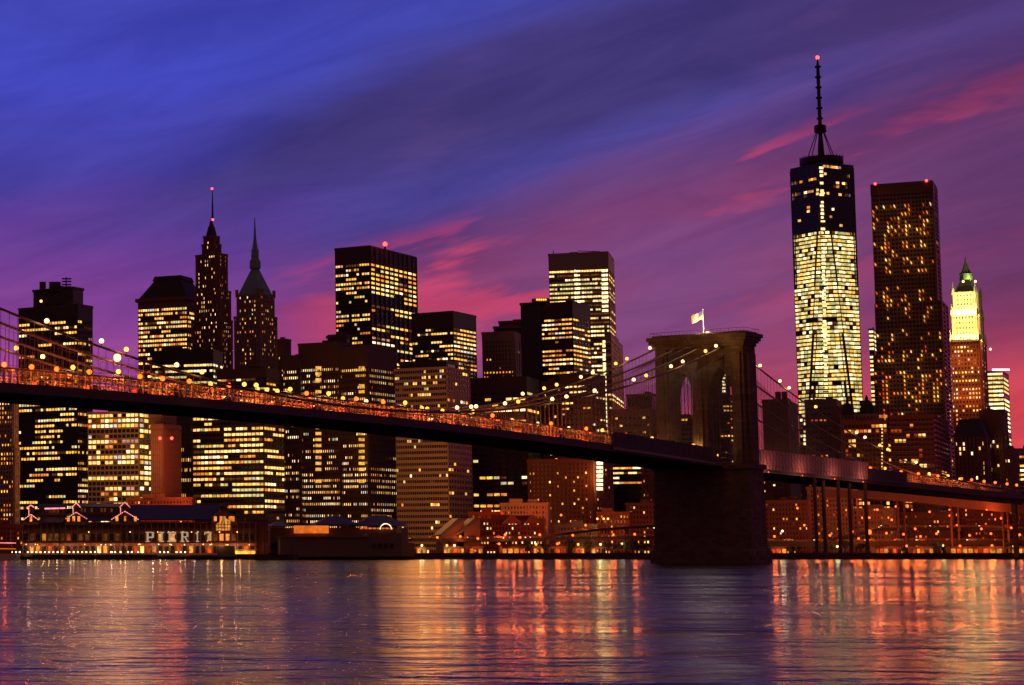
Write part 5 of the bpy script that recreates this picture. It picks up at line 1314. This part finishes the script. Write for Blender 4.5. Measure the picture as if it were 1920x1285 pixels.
viaduct('approach_ramp', 'curving red-lit lower ramp beside the bridge approach at right', [(wx(p_, Y_, 24), Y_, wz(y_, Y_)) for p_, Y_, y_ in ((1560, 1190, 918), (1640, 1170, 921), (1740, 1150, 928), (1840, 1130, 940), (1930, 1115, 948), (2000, 1100, 953))], 14, 4.5, 0, 60, mat='brown')
for i, px in enumerate((1640, 1710, 1780, 1850)):
    x, z = P(px, 956, 1118); o = empty('ramp_lamp', (x, 1118, z), '%s red lamp from the left hung below the curving ramp' % ORD[i], 'lamp', 'red lamps under the curving ramp'); inst('lamp_head', NECK['o'], (x, 1118, z), o).scale = (.6, .6, .6); point('ramp_light', (x, 1116, z), (1, .14, .025), 2600, .6, o)

# cars on the highways
n_ = 0
for i in range(26):
    if i < 10: px = 650 + i * 57 + rnd.uniform(-12, 12); y_ = 1010.5; Yc = YV; side = 'left'
    elif i < 20: px = 1440 + (i - 10) * 48 + rnd.uniform(-10, 10); y_ = 1015.5; Yc = YV; side = 'right'
    else: px = 1660 + (i - 20) * 46; y_ = 989; Yc = 1200; side = 'ramp'
    dr_ = 0 if i % 2 else math.pi; k = rnd.choice(list(CARS)); yy = Yc - (4.5 if dr_ else 1.2) if Yc == YV else Yc - 2.5
    nm = {'left': 'on the elevated highway left of the tower', 'right': 'on the elevated highway right of the tower', 'ramp': 'on the upper ramp at right'}[side]
    idx = i if i < 10 else (i - 10 if i < 20 else i - 20)
    put_car(wx(px, yy, 9 if side != 'ramp' else 16), yy, wz(y_, Yc) + .1, dr_, k, '%s %s from the left %s' % (ORD[idx], CN[k], nm), 'cars on the highways')

# street lamps: posts with an arm and a glowing head
b_ = MB(); b_.bar((0, 0, 0), (0, 0, 8.6), .12, 6, 0, .08); b_.bar((0, 0, 8.6), (-1.6, 0, 9.1), .07, 4); sl_pole = b_.mesh('post', M['iron'])
b_ = MB(); b_.sphere((0, 0, 0), .6, 8, 5); heads = {k: b_.mesh('lamp_head', M['lamp' + k]) for k in 'wyo'}
for k in 'wyo':
    q_ = MB(); q_.sphere((0, 0, 0), .62, 8, 5); heads[k] = q_.mesh('lamp_head', M['lamp' + k])
SL = [(527, 1022, 'w', 1100, 'beside the pier annex'), (631, 971, 'o', 1140, 'over the tent roofs'), (727, 969, 'o', 1140, 'over the tent roofs'), (706, 975, 'y', 1150, 'over the tent roofs'), (791, 1023, 'w', 1125, 'under the highway'), (838, 1023, 'y', 1125, 'under the highway'), (852, 1023, 'w', 1125, 'under the highway'),
      (863, 1006, 'o', 1140, 'by the slanted roofs'), (936, 1020, 'o', 1125, 'by the highway'), (947, 1003, 'o', 1140, 'by the gabled warehouse'), (1005, 1021, 'y', 1120, 'on the quay'), (1045, 1020, 'o', 1120, 'on the quay'), (1084, 1021, 'y', 1120, 'on the quay'), (1126, 1021, 'w', 1120, 'on the quay'), (1166, 1020, 'w', 1120, 'on the quay'),
      (1052, 966, 'o', 1190, 'by the grey warehouse'), (1120, 973, 'y', 1190, 'above the ramp'), (1132, 973, 'y', 1190, 'above the ramp'), (1140, 973, 'y', 1190, 'above the ramp'), (1467, 996, 'w', 1130, 'right of the tower base'), (1495, 953, 'o', 1180, 'between tower and bents'), (1570, 1025, 'w', 1120, 'on the quay at right'), (1592, 936, 'o', 1180, 'over the red building'),
      (1646, 934, 'o', 1180, 'over the red building'), (1680, 950, 'o', 1180, 'mid right'), (1645, 956, 'o', 1200, 'by the red building'), (1630, 971, 'o', 1200, 'by the red building'), (1630, 998, 'o', 1135, 'on the highway, the brightest at right'), (1598, 997, 'o', 1135, 'on the highway'), (1743, 960, 'o', 1200, 'above the upper ramp'), (1781, 967, 'o', 1200, 'above the upper ramp'),
      (1840, 992, 'o', 1135, 'on the highway'), (1877, 972, 'o', 1190, 'near the right edge'), (1906, 966, 'o', 1190, 'near the right edge'), (1890, 942, 'o', 1160, 'near the right edge'), (1768, 1023, 'w', 1120, 'on the quay at right'), (1700, 1024, 'o', 1118, 'on the quay at right'), (1800, 1024, 'o', 1118, 'on the quay at right'), (1860, 1023, 'o', 1118, 'on the quay at right'), (1900, 1024, 'y', 1118, 'on the quay at right')]
for px, py in ((1452, 1006), (1508, 985), (1532, 1003), (1556, 1004), (1610, 1010), (1662, 1000), (1672, 975), (1694, 1002), (1716, 992), (1726, 1006), (1756, 1001), (1795, 985), (1818, 1004), (1858, 1001), (1868, 955), (1896, 990), (1912, 1003),
              (1012, 1003), (1074, 1004), (1098, 985), (1150, 1003), (1190, 1002), (896, 1010), (975, 1008), (820, 1008)):
    SL.append((px, py, 'o', 1125 if py > 995 else 1175, 'among the low buildings'))
for i, (px, py, k, Yl, where) in enumerate(sorted(SL)):
    x, z = P(px, py, Yl); gz = min(z - 4, max(GZ, z - 9.1)); o = empty('street_lamp', (x + 1.6, Yl, gz), '%s street lamp from the left, %s light %s' % (ORD[i], {'o': 'orange', 'w': 'white', 'y': 'yellow'}[k], where), 'street lamp', 'street lamps along the waterfront')
    pl = inst('post', sl_pole, (x + 1.6, Yl, gz), o); pl.scale = (1, 1, (z - gz) / 9.1)
    hd = inst('lamp_head', heads[k], (x, Yl, z), o); e = {'o': 2200 if px > 1400 else 1900, 'w': 700, 'y': 1200}[k]
    if px == 1630 and py > 990: hd.scale = (2, 2, 2); e = 9000
    point('street_light', (x, Yl, z - .6), {'o': (1, .17, .03), 'w': (.95, 1, .5), 'y': (1, .55, .14)}[k], e, 1.3, o)
# lit shops and stalls at street level under the highway
for i, (pa, pb, lab) in enumerate(((772, 800, 'yellow-lit stall under the highway near the pale terminal'), (832, 870, 'red-lit stall under the highway, left of the gabled warehouse'), (880, 905, 'small orange-lit stall below the slanted roofs'), (940, 985, 'white-and-orange lit stall below the gabled warehouse'), (1000, 1020, 'narrow orange-lit stall on the quay'), (1030, 1062, 'bright orange-red awning stall on the quay'), (1078, 1096, 'yellow-lit stall by the quay lamp'), (1108, 1136, 'orange-lit stall left of the trees'),
        (1445, 1475, 'red-and-white lit stall right of the tower base'), (1640, 1690, 'long red-lit arcade under the right highway'), (1710, 1750, 'red-lit arcade bay left of the quay lamp'), (1782, 1836, 'bright orange-yellow lit garage bay under the right highway'), (1842, 1880, 'orange-lit garage bay next to the brightest one'), (1886, 1960, 'dim red-lit arcade bay at the right edge'))):
    Ys = 1126 + (i % 3) * 4; xa_, xb_ = wx(pa, Ys), wx(pb, Ys); r = empty('lit_stall', ((xa_ + xb_) / 2, Ys, GZ), lab, 'stall', 'lit stalls at street level')
    b_ = MB(); b_.prism([(xa_, Ys), (xb_, Ys), (xb_, Ys + 6), (xa_, Ys + 6)], GZ, 6.6); b_.build('wall', M['brown'], r)
    b_ = MB(); b_.box(((xa_ + xb_) / 2, Ys - .9, 6.5), (xb_ - xa_ + .6, 2.4, .3)); b_.build('awning', M['red'], r)
    nn = max(2, int((xb_ - xa_) / rnd.uniform(1.5, 3.2)))
    for k in range(nn):
        x = xa_ + (xb_ - xa_) * (k + .5) / nn; b_ = MB(); b_.box((x, Ys - .05, 4.2), ((xb_ - xa_) / nn * .7, .2, 2.6)); b_.build('shop_window', (rnd.choice([M['shop'], M['shopr'], M['shopr'], E_['O'], E_['A']] if pa > 1400 or 'red' in lab else [M['shop'], M['shop'], E_['A'], M['shopr']]) if rnd.random() < .72 else M['glass']), r)
    point('stall_light', ((xa_ + xb_) / 2, Ys - 3, 4.5), (1, .25, .05), 420, .4, r)

# quay trees
def make_tree(seed, h_, w_):
    rr = random.Random(seed); tk = MB(); tk.bar((0, 0, 0), (.1, 0, h_ * .45), .24, 6, 0, .15)
    tips = []
    for i in range(7):
        an = i * 2.4; tip = (math.cos(an) * w_ * .3, math.sin(an) * w_ * .3, h_ * rr.uniform(.55, .85)); tk.bar((.1, 0, h_ * rr.uniform(.3, .45)), tip, .1, 4, 0, .03); tips.append(tip)
    lf = MB()
    for i in range(520):
        c = rr.choice(tips); p_ = Vector((c[0] + rr.gauss(0, w_ * .14), c[1] + rr.gauss(0, w_ * .14), c[2] + rr.gauss(0, h_ * .09)))
        s_ = rr.uniform(.16, .36); a_, e_ = rr.uniform(0, 6.28), rr.uniform(-1, 1); u = Vector((math.cos(a_), math.sin(a_), e_)).normalized() * s_; v = u.cross(Vector((rr.random(), rr.random(), rr.random() + .2))).normalized() * s_ * .7
        lf.add([p_ - u, p_ + v, p_ + u, p_ - v], [(0, 1, 2, 3)])
    return tk.mesh('trunk', M['bark']), lf.mesh('crown', M['leaf'])
TREES = [make_tree(s_, 7.5, 6) for s_ in (1, 2, 3)]
TP = [(985, 'between stalls'), (1022, 'left of the red awning'), (1072, 'by the quay lamp'), (1100, 'between quay lamps'), (1140, 'lit green'), (1158, 'lit green'), (1178, 'lit green'), (1196, 'beside the tower'), (1212, 'beside the tower'), (515, 'by the annex'), (535, 'by the annex'), (1560, 'by the white lamp'), (1585, 'by the white lamp'), (1615, 'at right'), (1758, 'by the right lamp'), (1895, 'near the right edge')]
for i, (px, wh) in enumerate(sorted(TP)):
    Yt = 1116 + (i % 3) * 1.5; x = wx(px, Yt); o = empty('quay_tree', (x, Yt, GZ), '%s small dark leafy quay tree from the left, %s' % (ORD[i], wh), 'tree', 'small trees on the quay'); tk, cr_ = TREES[i % 3]
    sc = rnd.uniform(.8, 1.15)
    for nm, me_ in (('trunk', tk), ('crown', cr_)):
        c_ = inst(nm, me_, (x, Yt, GZ), o, rnd.uniform(0, 6)); c_.scale = (sc, sc, sc)
